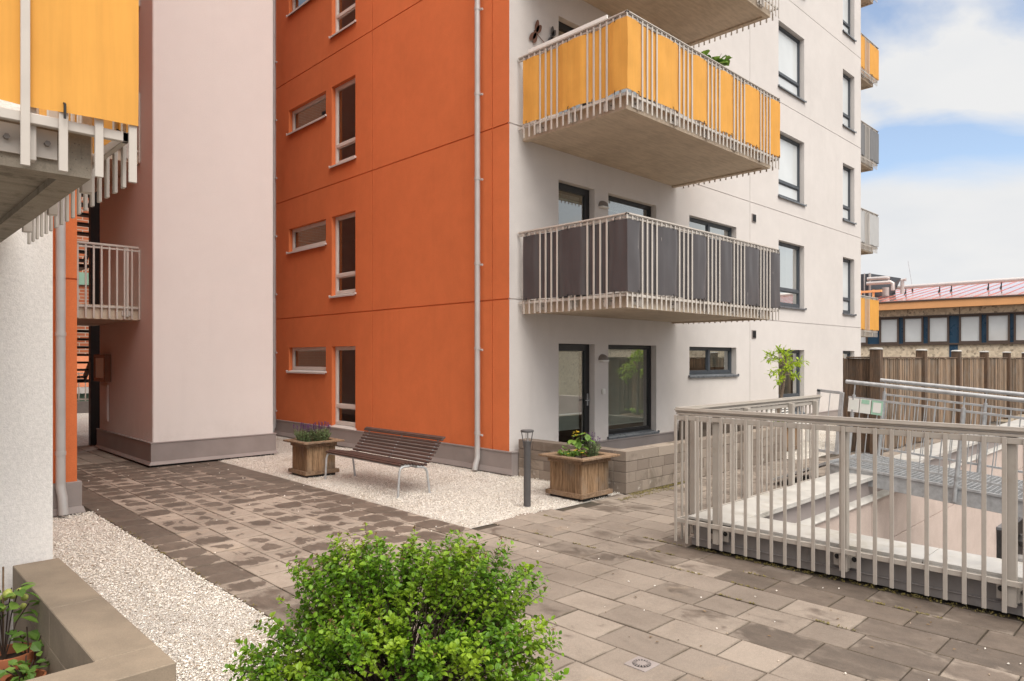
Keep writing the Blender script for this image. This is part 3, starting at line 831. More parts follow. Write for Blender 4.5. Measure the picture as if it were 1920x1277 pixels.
for _ in range(260):
    x, y = (rc.uniform(-6.7, -5.55), rc.uniform(-5, 1.6)) if rc.random() < .4 else (rc.uniform(-2.7, .05), rc.uniform(-2.2, 5))
    if rc.random() < .25: x, y = rc.uniform(-5, -1.8), rc.uniform(-7, -2.4)
    a = rc.random() * 6.28; s_ = rc.uniform(.006, .018); z = .018 if x < -5.5 or (x > -2.73 and y > -2.2) else .005
    c_, q_ = math.cos(a) * s_, math.sin(a) * s_
    lit.quad((x - c_, y - q_, z), (x - q_ * .5, y + c_ * .5, z + .005), (x + c_, y + q_, z + .002), (x + q_ * .5, y - c_ * .5, z + .004))
tag(lit.build('leaf_litter', simple('dry_leaf', (0.16, 0.10, 0.045), .3, 40, .8, island=.6)), 'dry brown leaf flecks scattered over the gravel and paving', 'leaf litter', kind='stuff')
mo_ = MB(); mo_.nonorm = True
def mosspatch(n, x0, x1, y0, y1):
    for _ in range(n):
        x, y = rc.uniform(x0, x1), rc.uniform(y0, y1)
        for q in range(3):
            a = rc.random() * 6.28; s_ = rc.uniform(.006, .016); c_, q_ = math.cos(a) * s_, math.sin(a) * s_
            mo_.quad((x, y, .0), (x + c_ - q_ * .4, y + q_ + c_ * .4, .006), (x + c_ * 1.6, y + q_ * 1.6, .009 + rc.random() * .006), (x + c_ + q_ * .4, y + q_ - c_ * .4, .006))
mosspatch(420, .1, 1.9, -2.36, -2.255); mosspatch(160, -.3, 1.2, -2.5, -2.36); mosspatch(240, -1.70, -1.61, -7.4, -4.4); mosspatch(90, -5.56, -5.50, -4.5, 1.2)
for q in range(16):
    xr_ = PATH_X0 + .35 * rc.randint(8, 11); y_ = rc.uniform(-7, -2.6); mosspatch(16, xr_ - .006, xr_ + .006, y_, y_ + .3)
tag(mo_.build('moss', leafmat('moss_ochre', (0.13, 0.115, 0.03), (0.22, 0.17, 0.05), None, .1)), 'ochre moss along the foot of the block wall and in paving joints', 'moss', kind='stuff')
tag(ch.build('gravel_chips', CHIP), 'loose white marble chips on the gravel beds and paving', 'gravel', kind='stuff')

m = MB(); m.quad((-400, -400, -6), (600, -400, -6), (600, 400, -6), (-400, 400, -6)); struct(m.build('street', STREET), 'street ground below the raised courtyard')
m = MB(); m.box(-1.1, 17.5, -30, -4.80, -3.3, -3.1); struct(m.build('light_well_floor', simple('well_floor', (0.20, 0.18, 0.16), .2, 2, .9)), 'floor of the sunken light well')

# ================================================================== APARTMENT BUILDING (orange gable + pale long facade)
FW = lambda a, d, z: (a, -d, z)          # pale facade, faces -y
FO = lambda a, d, z: (-d, a, z)          # orange facade, faces -x
H_ = 2.85
apt = thing('apartment_building', 'tall apartment block with an orange rendered gable and a pale facade of stacked balconies', 'building')
NF = 6; TOP = 17.4
holesW = []; holesO = []
for k in range(NF):
    b = k * H_
    holesW += [(1.19, 2.18, .10 + b, 2.16 + b), (2.585, 4.16, .40 + b, 2.16 + b), (5.41, 7.48, 1.50 + b, 2.155 + b), (9.70, 11.28, .40 + b, 2.13 + b), (14.04, 14.98, .40 + b, 2.13 + b)]
    holesO += [(5.876, 7.64, 1.58 + b, 2.16 + b), (4.65, 5.621, .40 + b, 2.16 + b)]
gh = [2.867 + H_ * k for k in range(NF - 1)]
m = MB(); wall_grid(m, FW, 0, 15.52, 0, TOP, holesW, [8.15], gh); m.build('facade_wall', PALE, apt, label='pale rendered long facade')
m = MB(); wall_grid(m, FO, 0, 11.9, 0, TOP, holesO, [.408, 4.01], gh, gw=.022, gd=.018); m.build('gable_wall', ORANGE, apt, label='orange rendered gable wall')
m = MB()
m.quad((15.52, 0, 0), (15.52, 11.9, 0), (15.52, 11.9, TOP), (15.52, 0, TOP)); m.quad((0, 11.9, 0), (15.52, 11.9, 0), (15.52, 11.9, TOP), (0, 11.9, TOP))
m.build('end_wall', PALE, apt)
m = MB(); m.box(-.15, 15.67, -.15, 12.05, TOP, TOP + .3); m.build('roof', DARKCLAD, apt)
m = MB()
for k in range(NF + 1): m.box(.26, 15.3, .26, 11.7, k * H_ - .20, k * H_ - .02)
m.box(3.6, 15.3, 3.4, 3.5, 0, TOP - .1); m.box(3.4, 3.5, 3.5, 11.7, 0, TOP - .1); m.box(5.0, 5.1, .26, 3.4, 0, TOP - .1); m.box(8.6, 8.7, .26, 3.4, 0, TOP - .1); m.box(12.6, 12.7, .26, 3.4, 0, TOP - .1)
m.build('interior', INTER, apt)
for k in range(NF):
    b = k * H_
    if k <= 3:
        glazed_door(apt, FW, 1.19, 2.18, .10 + b, 2.16 + b, blind=(.62 if k == 0 else 1.93 + b if k == 1 else 1.75 + b))
        window(apt, FW, 2.585, 4.16, .40 + b, 2.16 + b, BLACKF, SILLD, fw=.06, blind=((2.66, 4.08, .62) if k == 0 else (2.66, 4.08, 1.93 + b)))
        window(apt, FW, 5.41, 7.48, 1.50 + b, 2.155 + b, ANTH, SILLD, mullion=.5, fw=.06, blind=((6.55, 7.38, 1.72) if k == 0 else None),
               curtain=([(6.5, 7.4)] if k == 1 else None))
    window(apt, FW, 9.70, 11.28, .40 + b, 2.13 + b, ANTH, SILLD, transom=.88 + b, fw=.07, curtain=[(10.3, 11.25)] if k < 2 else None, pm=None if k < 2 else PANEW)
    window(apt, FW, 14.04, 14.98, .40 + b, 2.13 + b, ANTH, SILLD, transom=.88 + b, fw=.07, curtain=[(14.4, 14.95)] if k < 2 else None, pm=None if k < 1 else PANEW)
    if k <= 3:
        window(apt, FO, 5.876, 7.64, 1.58 + b, 2.16 + b, WHITEF, SILLW, fw=.055, dpt=.09, pm=GLASSD)
        window(apt, FO, 4.65, 5.621, .40 + b, 2.16 + b, WHITEF, SILLW, transom=.86 + b, fw=.06, dpt=.09, pm=GLASSD)
# plinth of sheet metal, butted either side of the patio door
m = MB()
m.box(-.045, -.002, -.10, 8.6, -.02, .395); m.box(-.002, 1.18, -.10, -.002, -.02, .395); m.box(2.19, 15.56, -.06, -.002, -.02, .375)
m.hexa([(-.075, -.13, .03), (-.047, -.13, .03), (-.047, 8.6, .03), (-.075, 8.6, .03), (-.050, -.13, .115), (-.047, -.13, .115), (-.047, 8.6, .115), (-.050, 8.6, .115)])
m.box(-.055, -.047, -.11, 8.6, .375, .397); m.box(-.055, 1.18, -.112, -.102, .375, .397); m.box(2.19, 15.56, -.072, -.062, .352, .378)
for y in (1.35, 2.85, 4.4, 6.0): m.box(-.0475, -.0455, y, y + .012, .115, .375)
m.build('plinth', PLINTH, apt, bevel=.003)
# vents
for k in range(2):
    b = k * H_ + 2.39
    m = MB(); m.box(8.235, 8.44, -.018, -.001, b, b + .205)
    vo = m.build('vent', ANTH if False else PLINTH, apt, bevel=.002)
    m = MB()
    for q in range(6): m.box(8.262 + q * .027, 8.280 + q * .027, -.030, -.0185, b + .02, b + .185)
    m.build('louvre', BLACKM, vo)
# wall lamps (half-domed) and the switch
for k in range(4):
    c = Vector((2.40, 0, 1.87 + k * H_))
    m = MB(); pr = []
    for i in range(9):
        a = math.pi / 2 * i / 8
        pr.append((.115 * math.sin(a) + .0001, .115 * math.cos(a)))
    b0 = len(m.v); n = 20
    for (r_, h) in pr:
        for q in range(n + 1):
            t = math.pi * q / n
            m.v.append((c.x - r_ * math.cos(t), -r_ * 1.0 * math.sin(t) - .002, c.z + h * .95))
    for i in range(len(pr) - 1):
        for q in range(n): m.f.append((b0 + i * (n + 1) + q, b0 + i * (n + 1) + q + 1, b0 + (i + 1) * (n + 1) + q + 1, b0 + (i + 1) * (n + 1) + q)); m.m.append(0)
    m.f.append(tuple(b0 + (len(pr) - 1) * (n + 1) + q for q in range(n + 1))); m.m.append(0)
    lo = m.build('wall_lamp', LAMPG, apt, smooth=True)
    m = MB(); m.box(c.x - .10, c.x + .10, -.095, -.004, c.z - .030, c.z - .002); m.build('lamp_glass', WHITEP, lo, bevel=.006)
m = MB(); m.box(2.375, 2.465, -.035, -.001, 1.235, 1.335); so_ = m.build('light_switch', WHITEP, apt, bevel=.008)
m = MB(); m.box(2.39, 2.45, -.043, -.036, 1.25, 1.32); m.build('rocker', WHITEP, so_, bevel=.004)
# downpipes
def downpipe(parent, x, y, top, r=.047, foot=True, nrm=(-1, 0), base=.30):
    m = MB(); pts = [(x, y, top), (x, y, base)]
    if foot: pts += [(x, y, base - .06), (x + nrm[0] * .04, y + nrm[1] * .04, base - .17), (x + nrm[0] * .06, y + nrm[1] * .06, .04)]
    m.tube(pts, r, 16)
    p = m.build('downpipe', PIPE, parent, smooth=True)
    z = base + .35
    while z < 10:
        m = MB(); m.tube([(x, y, z - .022), (x, y, z + .022)], r + .006, 16); z += 1.42
        m.build('pipe_collar', PIPE, p, smooth=True)
    return p
def clamps(p, x, y, dxy, top, z0=.62):
    z = z0
    while z < 10:
        m = MB(); m.tube([(x, y, z), (x + dxy[0], y + dxy[1], z)], .012, 6); m.tube([(x + dxy[0] * .85, y + dxy[1] * .85, z), (x + dxy[0] * 1.1, y + dxy[1] * 1.1, z)], .020, 8); z += 1.42
        m.build('pipe_clamp', PIPE, p, smooth=True)
dp = downpipe(apt, -.115, .65, 17); clamps(dp, -.10, .65, (.0, -.10), 17)
dp = downpipe(apt, -.115, 8.20, 17, r=.055); clamps(dp, -.10, 8.20, (.0, -.11), 17)
# the balconies of the pale facade
balcony(apt, (.306, 0, 2.63), 0, 4.51, 2.10, CHARC, 'lowest balcony, screened with charcoal grey cloth')
balcony(apt, (.306, 0, 5.48), 0, 4.51, 2.10, YELLOW, 'middle balcony, screened with yellow cloth', white_board=True)
balcony(apt, (.306, 0, 8.33), 0, 4.51, 2.10, CHARC, 'top balcony in view, seen from its underside', cloth_sides=('near',))
for k, (cm, lb) in enumerate(((YELLOW, 'far end balcony with yellow cloth, lowest of the stack'), (LGREY, 'far end balcony with crumpled light grey cloth'), (MGREY, 'far end balcony with mid grey cloth'), (YELLOW, 'far end balcony with yellow cloth below the top slab'), (None, 'uppermost far end balcony slab'))):
    balcony(apt, (15.52, .33, 2.63 + H_ * k), R(90), 3.2, 2.1, cm, lb, sides=('near',), left_groups=(7,), cloth_sides=('near', 'front'))

# ================================================================== STAIR TOWER with access galleries
tw = thing('stair_tower', 'pale pink rendered stair tower with grey plinth, left of the orange gable', 'building', (-3.84, 5.0, 0))
OFT = (-3.84, 5.0, 0)
m = MB()
m.box(-3.84, -1.64, 5.0, 8.42, -.02, 17.2); m.build('wall', PINK, tw, off=OFT, bevel=.012)
m = MB(); m.box(-3.885, -1.60, 4.955, 8.46, .05, .425)
m.hexa([(-3.925, 4.915, .035), (-1.56, 4.915, .035), (-1.56, 8.50, .035), (-3.925, 8.50, .035), (-3.887, 4.953, .095), (-1.598, 4.953, .095), (-1.598, 8.462, .095), (-3.887, 8.462, .095)])
m.box(-3.895, -1.59, 4.945, 8.47, .408, .43); m.build('plinth', PLINTH, tw, off=OFT, bevel=.004)
m = MB(); m.box(-3.86, -1.63, 4.98, 8.44, -.02, .034); m.build('plinth_shadow_gap', BLACKM, tw, off=OFT)
GB = bal_mesh('gallery_baluster', 1.27, .03, .016)
for k in range(1, 5):
    z = H_ * k - .255
    m = MB(); m.box(-5.695, -3.845, 5.73, 8.9, z, z + .25); g_ = m.build('gallery', CONC, tw, off=OFT)
    m = MB(); m.bar((-5.69, 5.715, z + 1.31), (-3.86, 5.715, z + 1.31), .05, .042); m.build('handrail', RAILW, g_, off=OFT, bevel=.01)
    m = MB(); m.bar((-5.69, 5.70, z + .215), (-3.86, 5.70, z + .215), .02, .035); m.bar((-5.69, 5.70, z + 1.25), (-3.86, 5.70, z + 1.25), .02, .03)
    for x in (-4.05, -4.9): m.box(x - .02, x + .02, 5.695, 5.728, z + .05, z + 1.29); m.box(x - .09, x + .09, 5.715, 5.728, z + .07, z + .16)
    m.build('rail_frame', RAILW, g_, off=OFT, bevel=.002)
    for q in range(15):
        b = bpy.data.objects.new('baluster', GB); S.collection.objects.link(b); b.parent = g_
        b.location = (-3.86 - .1215 * q - OFT[0], 5.685 - OFT[1], z + .01)
m = MB(); m.box(-3.868, -3.845, 7.72, 8.28, .62, 1.36); m.box(-3.874, -3.868, 7.76, 8.24, .66, 1.32); m.build('cabinet_door', PINK, tw, off=OFT, bevel=.004)
nb = thing('notice_box', 'small wooden glazed notice box on the shaded side of the pink tower', 'notice box', (-3.845, 7.55, 1.43))
m = MB(); m.box(-.10, -.002, 0, .80, 0, .55); m.build('box', WOODBOX, nb, bevel=.006)
m = MB(); m.box(-.106, -.101, .08, .72, .07, .48); m.build('notice_sheet', PAPER, nb)
m = MB()
for (a, b, c, d) in ((0, .06, 0, .55), (.74, .80, 0, .55), (.06, .74, 0, .055), (.06, .74, .495, .55)): m.box(-.122, -.101, a, b, c, d)
m.build('frame', WOODBOX, nb, bevel=.003)

# ================================================================== NEIGHBOURING BUILDING on the left
nbg = thing('neighbouring_building', 'near building at the left edge with coarse white render, orange return wall and yellow balcony', 'building', (-6.76, -2.7, 0))
OFN = (-6.76, -2.7, 0)
m = MB(); m.quad((-16, -2.7, 0), (-6.79, -2.7, 0), (-6.79, -2.7, 17), (-16, -2.7, 17)); m.quad((-6.79, -2.7, 0), (-6.79, 1.71, 0), (-6.79, 1.71, 17), (-6.79, -2.7, 17))
m.quad((-16, -2.7, 17), (-6.76, -2.7, 17), (-6.76, 1.71, 17), (-16, 1.71, 17))
m.build('rendered_wall', ROUGHC, nbg, off=OFN, label='coarse white rendered wall')
FN = lambda a, d, z: (a, 1.71 - d, z)
m = MB(); wall_grid(m, FN, -6.8, -5.70, 0, 17, (), (), [2.867 + H_ * k for k in range(5)], gw=.022, gd=.018); 
m.quad((-5.70, 1.71, 0), (-5.70, 16, 0), (-5.70, 16, 17), (-5.70, 1.71, 17)); m.quad((-16, 1.71, 17), (-5.70, 1.71, 17), (-5.70, 16, 17), (-16, 16, 17)); m.quad((-16, 16, 0), (-16, 16, 17), (-5.7, 16, 17), (-5.7, 16, 0))
m.build('return_wall', ORANGE, nbg, off=OFN, label='orange rendered return wall')
m = MB(); m.box(-6.75, -5.655, 1.665, 1.709, -.02, .40); m.box(-5.699, -5.655, 1.709, 15.9, -.02, .40); m.hexa([(-6.75, 1.63, .02), (-5.62, 1.63, .02), (-5.62, 1.664, .02), (-6.75, 1.664, .02), (-6.75, 1.655, .10), (-5.645, 1.655, .10), (-5.645, 1.664, .10), (-6.75, 1.664, .10)])
m.box(-16, -7.03, -2.75, -2.702, -.02, .36); m.box(-16, -7.03, -2.775, -2.702, .36, .385)
m.build('plinth', PLINTH, nbg, off=OFN, bevel=.004)
dp = downpipe(nbg, -5.893 - OFN[0], 1.60 - OFN[1], 17, r=.052, base=.42, nrm=(.3, -1))
bo = balcony(nbg, (-11.07 - OFN[0], 0, 2.63), 0, 4.0, 2.17, YELLOW, 'balcony with yellow cloth over the near patio', mirror=True, front_groups=(3, 11, 19), sides=('near', 'front'), cloth_sides=('near', 'front'), conc=CONCD)

# ================================================================== LOW BLOCK WALLS OF THE PATIOS
def block_wall(mb, mort, x0, x1, y0, y1, along, courses, z0=0.0, hb=.15, rnd=None, lens=(.28, .39, .50)):
    """courses of separate blocks; along='x' or 'y'"""
    L0, L1 = (x0, x1) if along == 'x' else (y0, y1)
    for c in range(courses):
        p = L0; first = True
        while p < L1 - .02:
            ln = rnd.choice(lens) * (.6 if first and c % 2 else 1); first = False
            q = min(p + ln, L1)
            if L1 - q < .12: q = L1
            j = .004; e = rnd.uniform(-.002, .002)
            if along == 'x': mb.box(p + j, q - j, y0 + e, y1 + e, z0 + c * hb + j, z0 + (c + 1) * hb - j * .4)
            else: mb.box(x0 + e, x1 + e, p + j, q - j, z0 + c * hb + j, z0 + (c + 1) * hb - j * .4)
            p = q
    if along == 'x': mort.box(x0 + .006, x1 - .006, y0 + .008, y1 - .008, z0, z0 + courses * hb - .008)
    else: mort.box(x0 + .008, x1 - .008, y0 + .006, y1 - .006, z0, z0 + courses * hb - .008)
rw = random.Random(21)
pw = thing('patio_wall', 'low U-shaped wall of grey concrete blocks round the ground floor patio', 'wall', (.1, -2.25, 0)); OP = (.1, -2.25, 0)
mb = MB(); mo = MB()
block_wall(mb, mo, .09, .31, -2.03, -.115, 'y', 3, -.003, .15, rw); block_wall(mb, mo, .09, 5.07, -2.25, -2.03, 'x', 3, 0, .15, rw); block_wall(mb, mo, 4.85, 5.07, -2.03, -.08, 'y', 3, .002, .15, rw)
mb.build('block', BLOCK, pw, off=OP, bevel=.004, label='courses of grey blocks'); mo.build('mortar', MORTAR, pw, off=OP)
mb = MB()
block_wall(mb, MB(), .09, .31, -2.03, -.115, 'y', 1, .447, .15, rw, (.6, .8)); block_wall(mb, MB(), .09, 5.07, -2.25, -2.03, 'x', 1, .45, .15, rw, (.55, .7, .8)); block_wall(mb, MB(), 4.85, 5.07, -2.03, -.08, 'y', 1, .452, .15, rw, (.6, .8))
mb.build('coping', BLOCK, pw, off=OP, bevel=.005)
nw = thing('near_patio_wall', 'smooth brown-grey concrete patio wall in the bottom left corner', 'wall', (-6.77, -4.96, 0)); ON = (-6.77, -4.96, 0)
mb = MB(); j = .003
mb.box(-7.02, -6.77, -4.71 + j, -3.83 - j, .40, .60); mb.box(-7.02, -6.77, -3.83 + j, -2.78 - j, .40, .60); mb.box(-9.5, -6.77, -4.96, -4.71 - j * 0, .40, .60)
mb.build('coping', COPING, nw, off=ON, bevel=.004)
mb = MB(); mo = MB(); block_wall(mb, mo, -7.018, -6.772, -4.71, -2.78, 'y', 2, 0, .199, rw, (.5, .6)); block_wall(mb, mo, -9.5, -6.772, -4.958, -4.712, 'x', 2, 0.001, .198, rw, (.5, .6))
mb.build('block', COPING, nw, off=ON, bevel=.004); mo.build('mortar', MORTAR, nw, off=ON)

# ================================================================== LIGHT WELL: parapet, inner wall
lw = thing('light_well_parapet', 'low metal-clad parapet round the sunken light well behind the beige railing', 'parapet', (-1.6, -4.33, 0)); OL = (-1.6, -4.33, 0)
m = MB(); m.box(-1.60, -1.25, -30, -4.34, .02, .284); m.box(-1.25, 14.9, -4.68, -4.34, .02, .284)
m.box(-1.615, -1.60, -30, -4.325, .02, .085); m.box(-1.60, 14.9, -4.34, -4.325, .02, .085); m.box(-1.622, -1.60, -30, -4.318, .085, .094)
for y in (-5.5, -6.6, -7.7): m.box(-1.604, -1.60, y, y + .012, .095, .284)
m.build('cladding', DARKCLAD, lw, off=OL, bevel=.003)
m = MB(); j = .0025
def capseg(x0, x1, y0, y1, fr, sd):
    m.box(x0, x1, y0, y1, .287, .312)
    if fr: m.box(x0 - .004, x0 + .003, y0, y1, .262, .287)
for (y0, y1) in ((-6.42 + j, -4.78 - j), (-8.1 + j, -6.42 - j), (-12, -8.1 - j)): m.box(-1.66, -1.20, y0, y1, .287, .314); m.box(-1.662, -1.657, y0, y1, .255, .287)
for (x0, x1) in ((-1.66, .55 - j), (.55 + j, 2.0 - j), (2.0 + j, 3.9 - j), (3.9 + j, 6.5 - j), (6.5 + j, 9 - j), (9 + j, 14.9)): m.box(x0, x1, -4.775, -4.31, .287, .314); m.box(x0, x1, -4.312, -4.307, .255, .287); m.box(x0, x1, -4.778, -4.773, .262, .287)
m.build('cap', CAPMETAL, lw, off=OL, bevel=.003)
m = MB(); m.box(-1.2, 14.9, -4.70, -4.682, .02, .285); m.build('inner_fascia', PLINTH, lw, off=OL)
m = MB(); m.hexa([(-1.2, -4.80, -.012), (14.9, -4.80, -.012), (14.9, -4.702, .01), (-1.2, -4.702, .01), (-1.2, -4.80, .0), (14.9, -4.80, .0), (14.9, -4.702, .04), (-1.2, -4.702, .04)]); m.build('flashing', CAPMETAL, lw, off=OL)
FL = lambda a, d, z: (a, -4.76 - d, z)
m = MB(); wall_grid(m, FL, -1.2, 14.9, -3.1, .0, [(9.49, 14.0, -3.09, -1.62)], [2.2, 5.7], [-.665], gw=.02, gd=.016, rd=.25); m.build('inner_wall', WELLR, lw, off=OL, label='pale rendered wall inside the light well')
m = MB(); m.box(9.5, 13.99, -4.52, -4.50, -3.1, -1.6); m.build('dark_opening', BLACKM, lw, off=OL)
m = MB(); m.box(9.45, 14.0, -4.88, -4.762, -1.66, -1.60); m.box(9.45, 14.0, -4.90, -4.88, -1.72, -1.60); m.build('opening_flashing', SILLD, lw, off=OL, bevel=.004)
m = MB(); m.box(14.9, 15.2, -30, -4.33, -3.1, .28); m.build('far_wall', WELLR, lw, off=OL)
m = MB(); rs = random.Random(4)
for q in range(40):
    x = rs.uniform(10.2, 13.8); y = rs.uniform(-6.6, -4.95); z = rs.choice((-3.0, -2.75, -2.5, -2.3)); s_ = rs.uniform(.16, .32)
    m.lathe([(.001, -.14 * s_ / .2), (s_ * .8, -.10 * s_ / .2), (s_, 0), (s_ * .75, .09 * s_ / .2), (.001, .12 * s_ / .2)], (x, y, z), 8)
tag(m.build('rubble_heap', STONE, None, smooth=True), 'heap of dark rounded stones at the bottom of the light well', 'stones')

# ================================================================== BEIGE GUARD RAILING
BIGB = None
rl = thing('guard_railing', 'long beige painted metal railing on the light well parapet, turning a corner', 'railing', (-1.75, -4.23, 0)); OR = (-1.75, -4.23, 0)
mm = MB(); mm.box(-.006, .006, -.015, .015, 0, 1.27); t_ = mm.build('tmp', RAIL, None, bevel=.002); BM_ = t_.data; BM_.name = 'railing_baluster'; bpy.data.objects.remove(t_)
def rb(x, y, rot=0):
    b = bpy.data.objects.new('baluster', BM_); S.collection.objects.link(b); b.parent = rl; b.location = (x - OR[0], y - OR[1], .06); b.rotation_euler = (0, 0, rot)
for q in range(28): rb(-1.755, -4.228 - .1248 * q)
for q in range(1, 27): rb(-1.755 + .125 * q, -4.222, R(90))
m = MB()
m.bar((-1.737, -4.21, .275), (-1.737, -7.9, .275), .022, .042); m.bar((-1.737, -4.21, 1.305), (-1.737, -7.9, 1.305), .022, .045)
m.bar((-1.72, -4.238, .275), (1.62, -4.238, .275), .022, .042); m.bar((-1.72, -4.238, 1.305), (1.62, -4.238, 1.305), .022, .045)
m.build('flat_rail', RAIL, rl, off=OR, bevel=.003)
m = MB()
for (zc, w_, h_) in ((1.382, .078, .045),):
    m.bar((-1.72, -4.20, zc), (-1.72, -7.9, zc), w_, h_); m.bar((-1.755, -4.235, zc + .002), (1.78, -4.235, zc + .002), w_, h_)
m.build('handrail', RAIL, rl, off=OR, bevel=.018)
m = MB(); m.bar((-1.722, -4.24, 1.345), (-1.722, -7.9, 1.345), .05, .022); m.bar((-1.72, -4.238, 1.345), (1.70, -4.238, 1.345), .05, .022); m.build('rail_underlay', RAIL, rl, off=OR, bevel=.003)
pm = MB(); pm.box(-.03, .03, -.032, .032, .10, 1.335); t_ = pm.build('tmp', RAIL, None, bevel=.004); PM_ = t_.data; PM_.name = 'railing_post'; bpy.data.objects.remove(t_)
bm_ = MB(); bm_.box(.034, .05, -.10, .10, .13, .255); bm_.box(.0, .034, -.045, .045, .13, .255)
for q in (-.07, .07): bm_.tube([(.034, q, .205), (.010, q, .205)], .011, 6, 1); bm_.tube([(.034, q, .205), (.029, q, .205)], .022, 10, 1)
t_ = bm_.build('tmp', [RAIL, BLACKM], None); KM_ = t_.data; KM_.name = 'railing_bracket'; bpy.data.objects.remove(t_)
def rpost(x, y, rot):
    p = bpy.data.objects.new('post', PM_); S.collection.objects.link(p); p.parent = rl; p.location = (x - OR[0], y - OR[1], 0); p.rotation_euler = (0, 0, rot)
    k = bpy.data.objects.new('bracket', KM_); S.collection.objects.link(k); k.parent = p
for y in (-4.651, -5.837, -7.007): rpost(-1.694, y, 0)
for x in (-1.50, -.36, .80, 1.53): rpost(x, -4.281, R(-90))

# ================================================================== GALVANISED FOOT RAMP over the parapet
rp_ = thing('footbridge_ramp', 'galvanised steel ramp with grating deck and tubular handrails descending over the light well', 'ramp', (2.25, -4.30, .43))
SL = math.atan(.087); LR = 7.0; WR = 1.32
rp_.rotation_euler = (SL, 0, 0)        # local -y runs down the slope
m = MB(); m.box(0, .05, -LR, .10, -.235, -.03); m.box(WR - .05, WR, -LR, .10, -.235, -.03); m.box(-.02, .0, -LR, .10, -.04, -.005)
m.build('stringer', GALV, rp_, bevel=.003)
m = MB()
for q in range(34): m.box(.01 + q * .0395, .016 + q * .0395, -LR, .10, -.032, .0)
yy = .09
while yy > -LR: m.box(.0, WR, yy - .006, yy, -.014, .003); yy -= .055
m.build('grating', GALV, rp_)
def ramp_side(x, xr, y0, zrail, p0):
    m = MB(); m.tube([(xr, y0, zrail), (xr, -LR, zrail)], .0275, 12); m.build('handrail', GALV, rp_, smooth=True)
    m = MB(); m.bar((x, y0 - .05, zrail - .21), (x, -LR, zrail - .21), .014, .03); m.bar((x, y0 - .05, .11), (x, -LR, .11), .014, .03); m.build('rail_flat', GALV, rp_, bevel=.002)
    m = MB(); yy = y0 - .10
    while yy > -4.2: m.tube([(x, yy, .11), (x, yy, zrail - .21)], .0065, 6); yy -= .112
    m.build('rods', GALV, rp_, smooth=True)
    yy = p0
    while yy > -4.3:
        m = MB(); m.tube([(x, yy, -.20), (x, yy, zrail - .17)], .024, 10); m.tube([(x, yy, zrail - .17), (xr, yy, zrail - .02)], .010, 8); m.build('rail_post', GALV, rp_, smooth=True); yy -= 1.30
ramp_side(-.03, -.03, -.02, 1.155, -.14); ramp_side(WR + .03, WR + .03, -.02, 1.145, -.09)
# short end panel at the top and the information sheets hung on it
m = MB(); m.bar((-.03, .02, .13), (-.03, .02, 1.0), .04, .05, (0, 1, 0)); m.bar((-.03, .34, .13), (-.03, .34, 1.0), .012, .05, (0, 1, 0)); m.bar((-.03, .02, .99), (-.03, .365, .99), .012, .04); m.bar((-.03, .02, .14), (-.03, .365, .14), .012, .04); m.tube([(-.03, .18, .14), (-.03, .18, .98)], .0065, 6)
m.build('end_panel', GALV, rp_, bevel=.002)
m = MB(); m.box(0, WR, .102, .16, -.42, -.03); m.box(.03, .09, .03, .09, -.43, -.24); m.box(WR - .09, WR - .03, .03, .09, -.43, -.24); m.build('landing_support', GALV, rp_, bevel=.003)
m = MB(); m.hexa([(0, .162, -.05), (WR, .162, -.05), (WR, .95, -.47), (0, .95, -.47), (0, .162, -.005), (WR, .162, -.005), (WR, .95, -.43), (0, .95, -.43)]); m.build('access_plate', GALV, rp_, bevel=.003)
sh = thing('information_sheets', 'row of three laminated notices in green and white tied to the ramp handrail', 'notices', (2.20, -4.47, 1.20), 0)
sh.rotation_euler = (SL, 0, 0)
for q, (a, b) in enumerate(((-.12, .02), (-.27, -.13), (-.42, -.28))):
    m = MB(); m.box(0, .004, a, b, -.03, .16); m.build('notice', (WHITEP, PAPER, GREENP)[q], sh)
    m = MB(); m.box(-.003, -.001, a + .02, b - .02, .0 if q != 1 else .10, .135 if q != 1 else .155); m.build('printed_area', (PAPER, GREENP, WHITEP)[q], sh)

# ================================================================== TIMBER FENCE
fc = thing('timber_fence', 'tall brown timber fence of narrow vertical boards between thick posts', 'fence', (6.92, -3.27, 0)); OF = (6.92, -3.27, 0)
rf = random.Random(9)
xs = [6.92 + 2.93 * q for q in range(9)]
for i, x in enumerate(xs):
    m = MB(); sz = .095; m.box(x - sz, x + sz, -3.27 - sz, -3.27 + sz, -.02, 2.075); p = m.build('post', POSTW, fc, off=OF, bevel=.008)
    m = MB(); m.lathe([(.001, 2.115), (.09, 2.11), (.125, 2.095), (.125, 2.076), (.001, 2.076)], (x, -3.27, 0), 16); m.build('post_cap', CAPMETAL, p, off=OF, smooth=True)
for i in range(len(xs) - 1):
    m = MB(); x = xs[i] + .10
    while x < xs[i + 1] - .13:
        wd = rf.uniform(.055, .075); d = rf.choice((0, 0, .012)); 
        m.box(x, x + wd - rf.uniform(.004, .012), -3.285 - d, -3.262 - d, .04 + rf.uniform(-.02, .02), 1.895 + rf.uniform(-.006, .006)); x += wd
    bo_ = m.build('board_panel', FENCEW, fc, off=OF)
    m = MB(); m.box(xs[i] + .096, xs[i + 1] - .096, -3.258, -3.215, .35, .45); m.box(xs[i] + .096, xs[i + 1] - .096, -3.258, -3.215, 1.5, 1.6); m.box(xs[i] + .096, xs[i + 1] - .096, -3.315, -3.225, 1.900, 1.93)
    m.build('fence_rail', POSTW, fc, off=OF, bevel=.004)
m = MB(); y = -3.16
while y < -2.75: m.box(6.90, 6.925, y, y + .062, .03, 1.9); y += .068
m.build('return_panel', POSTW, fc, off=OF)
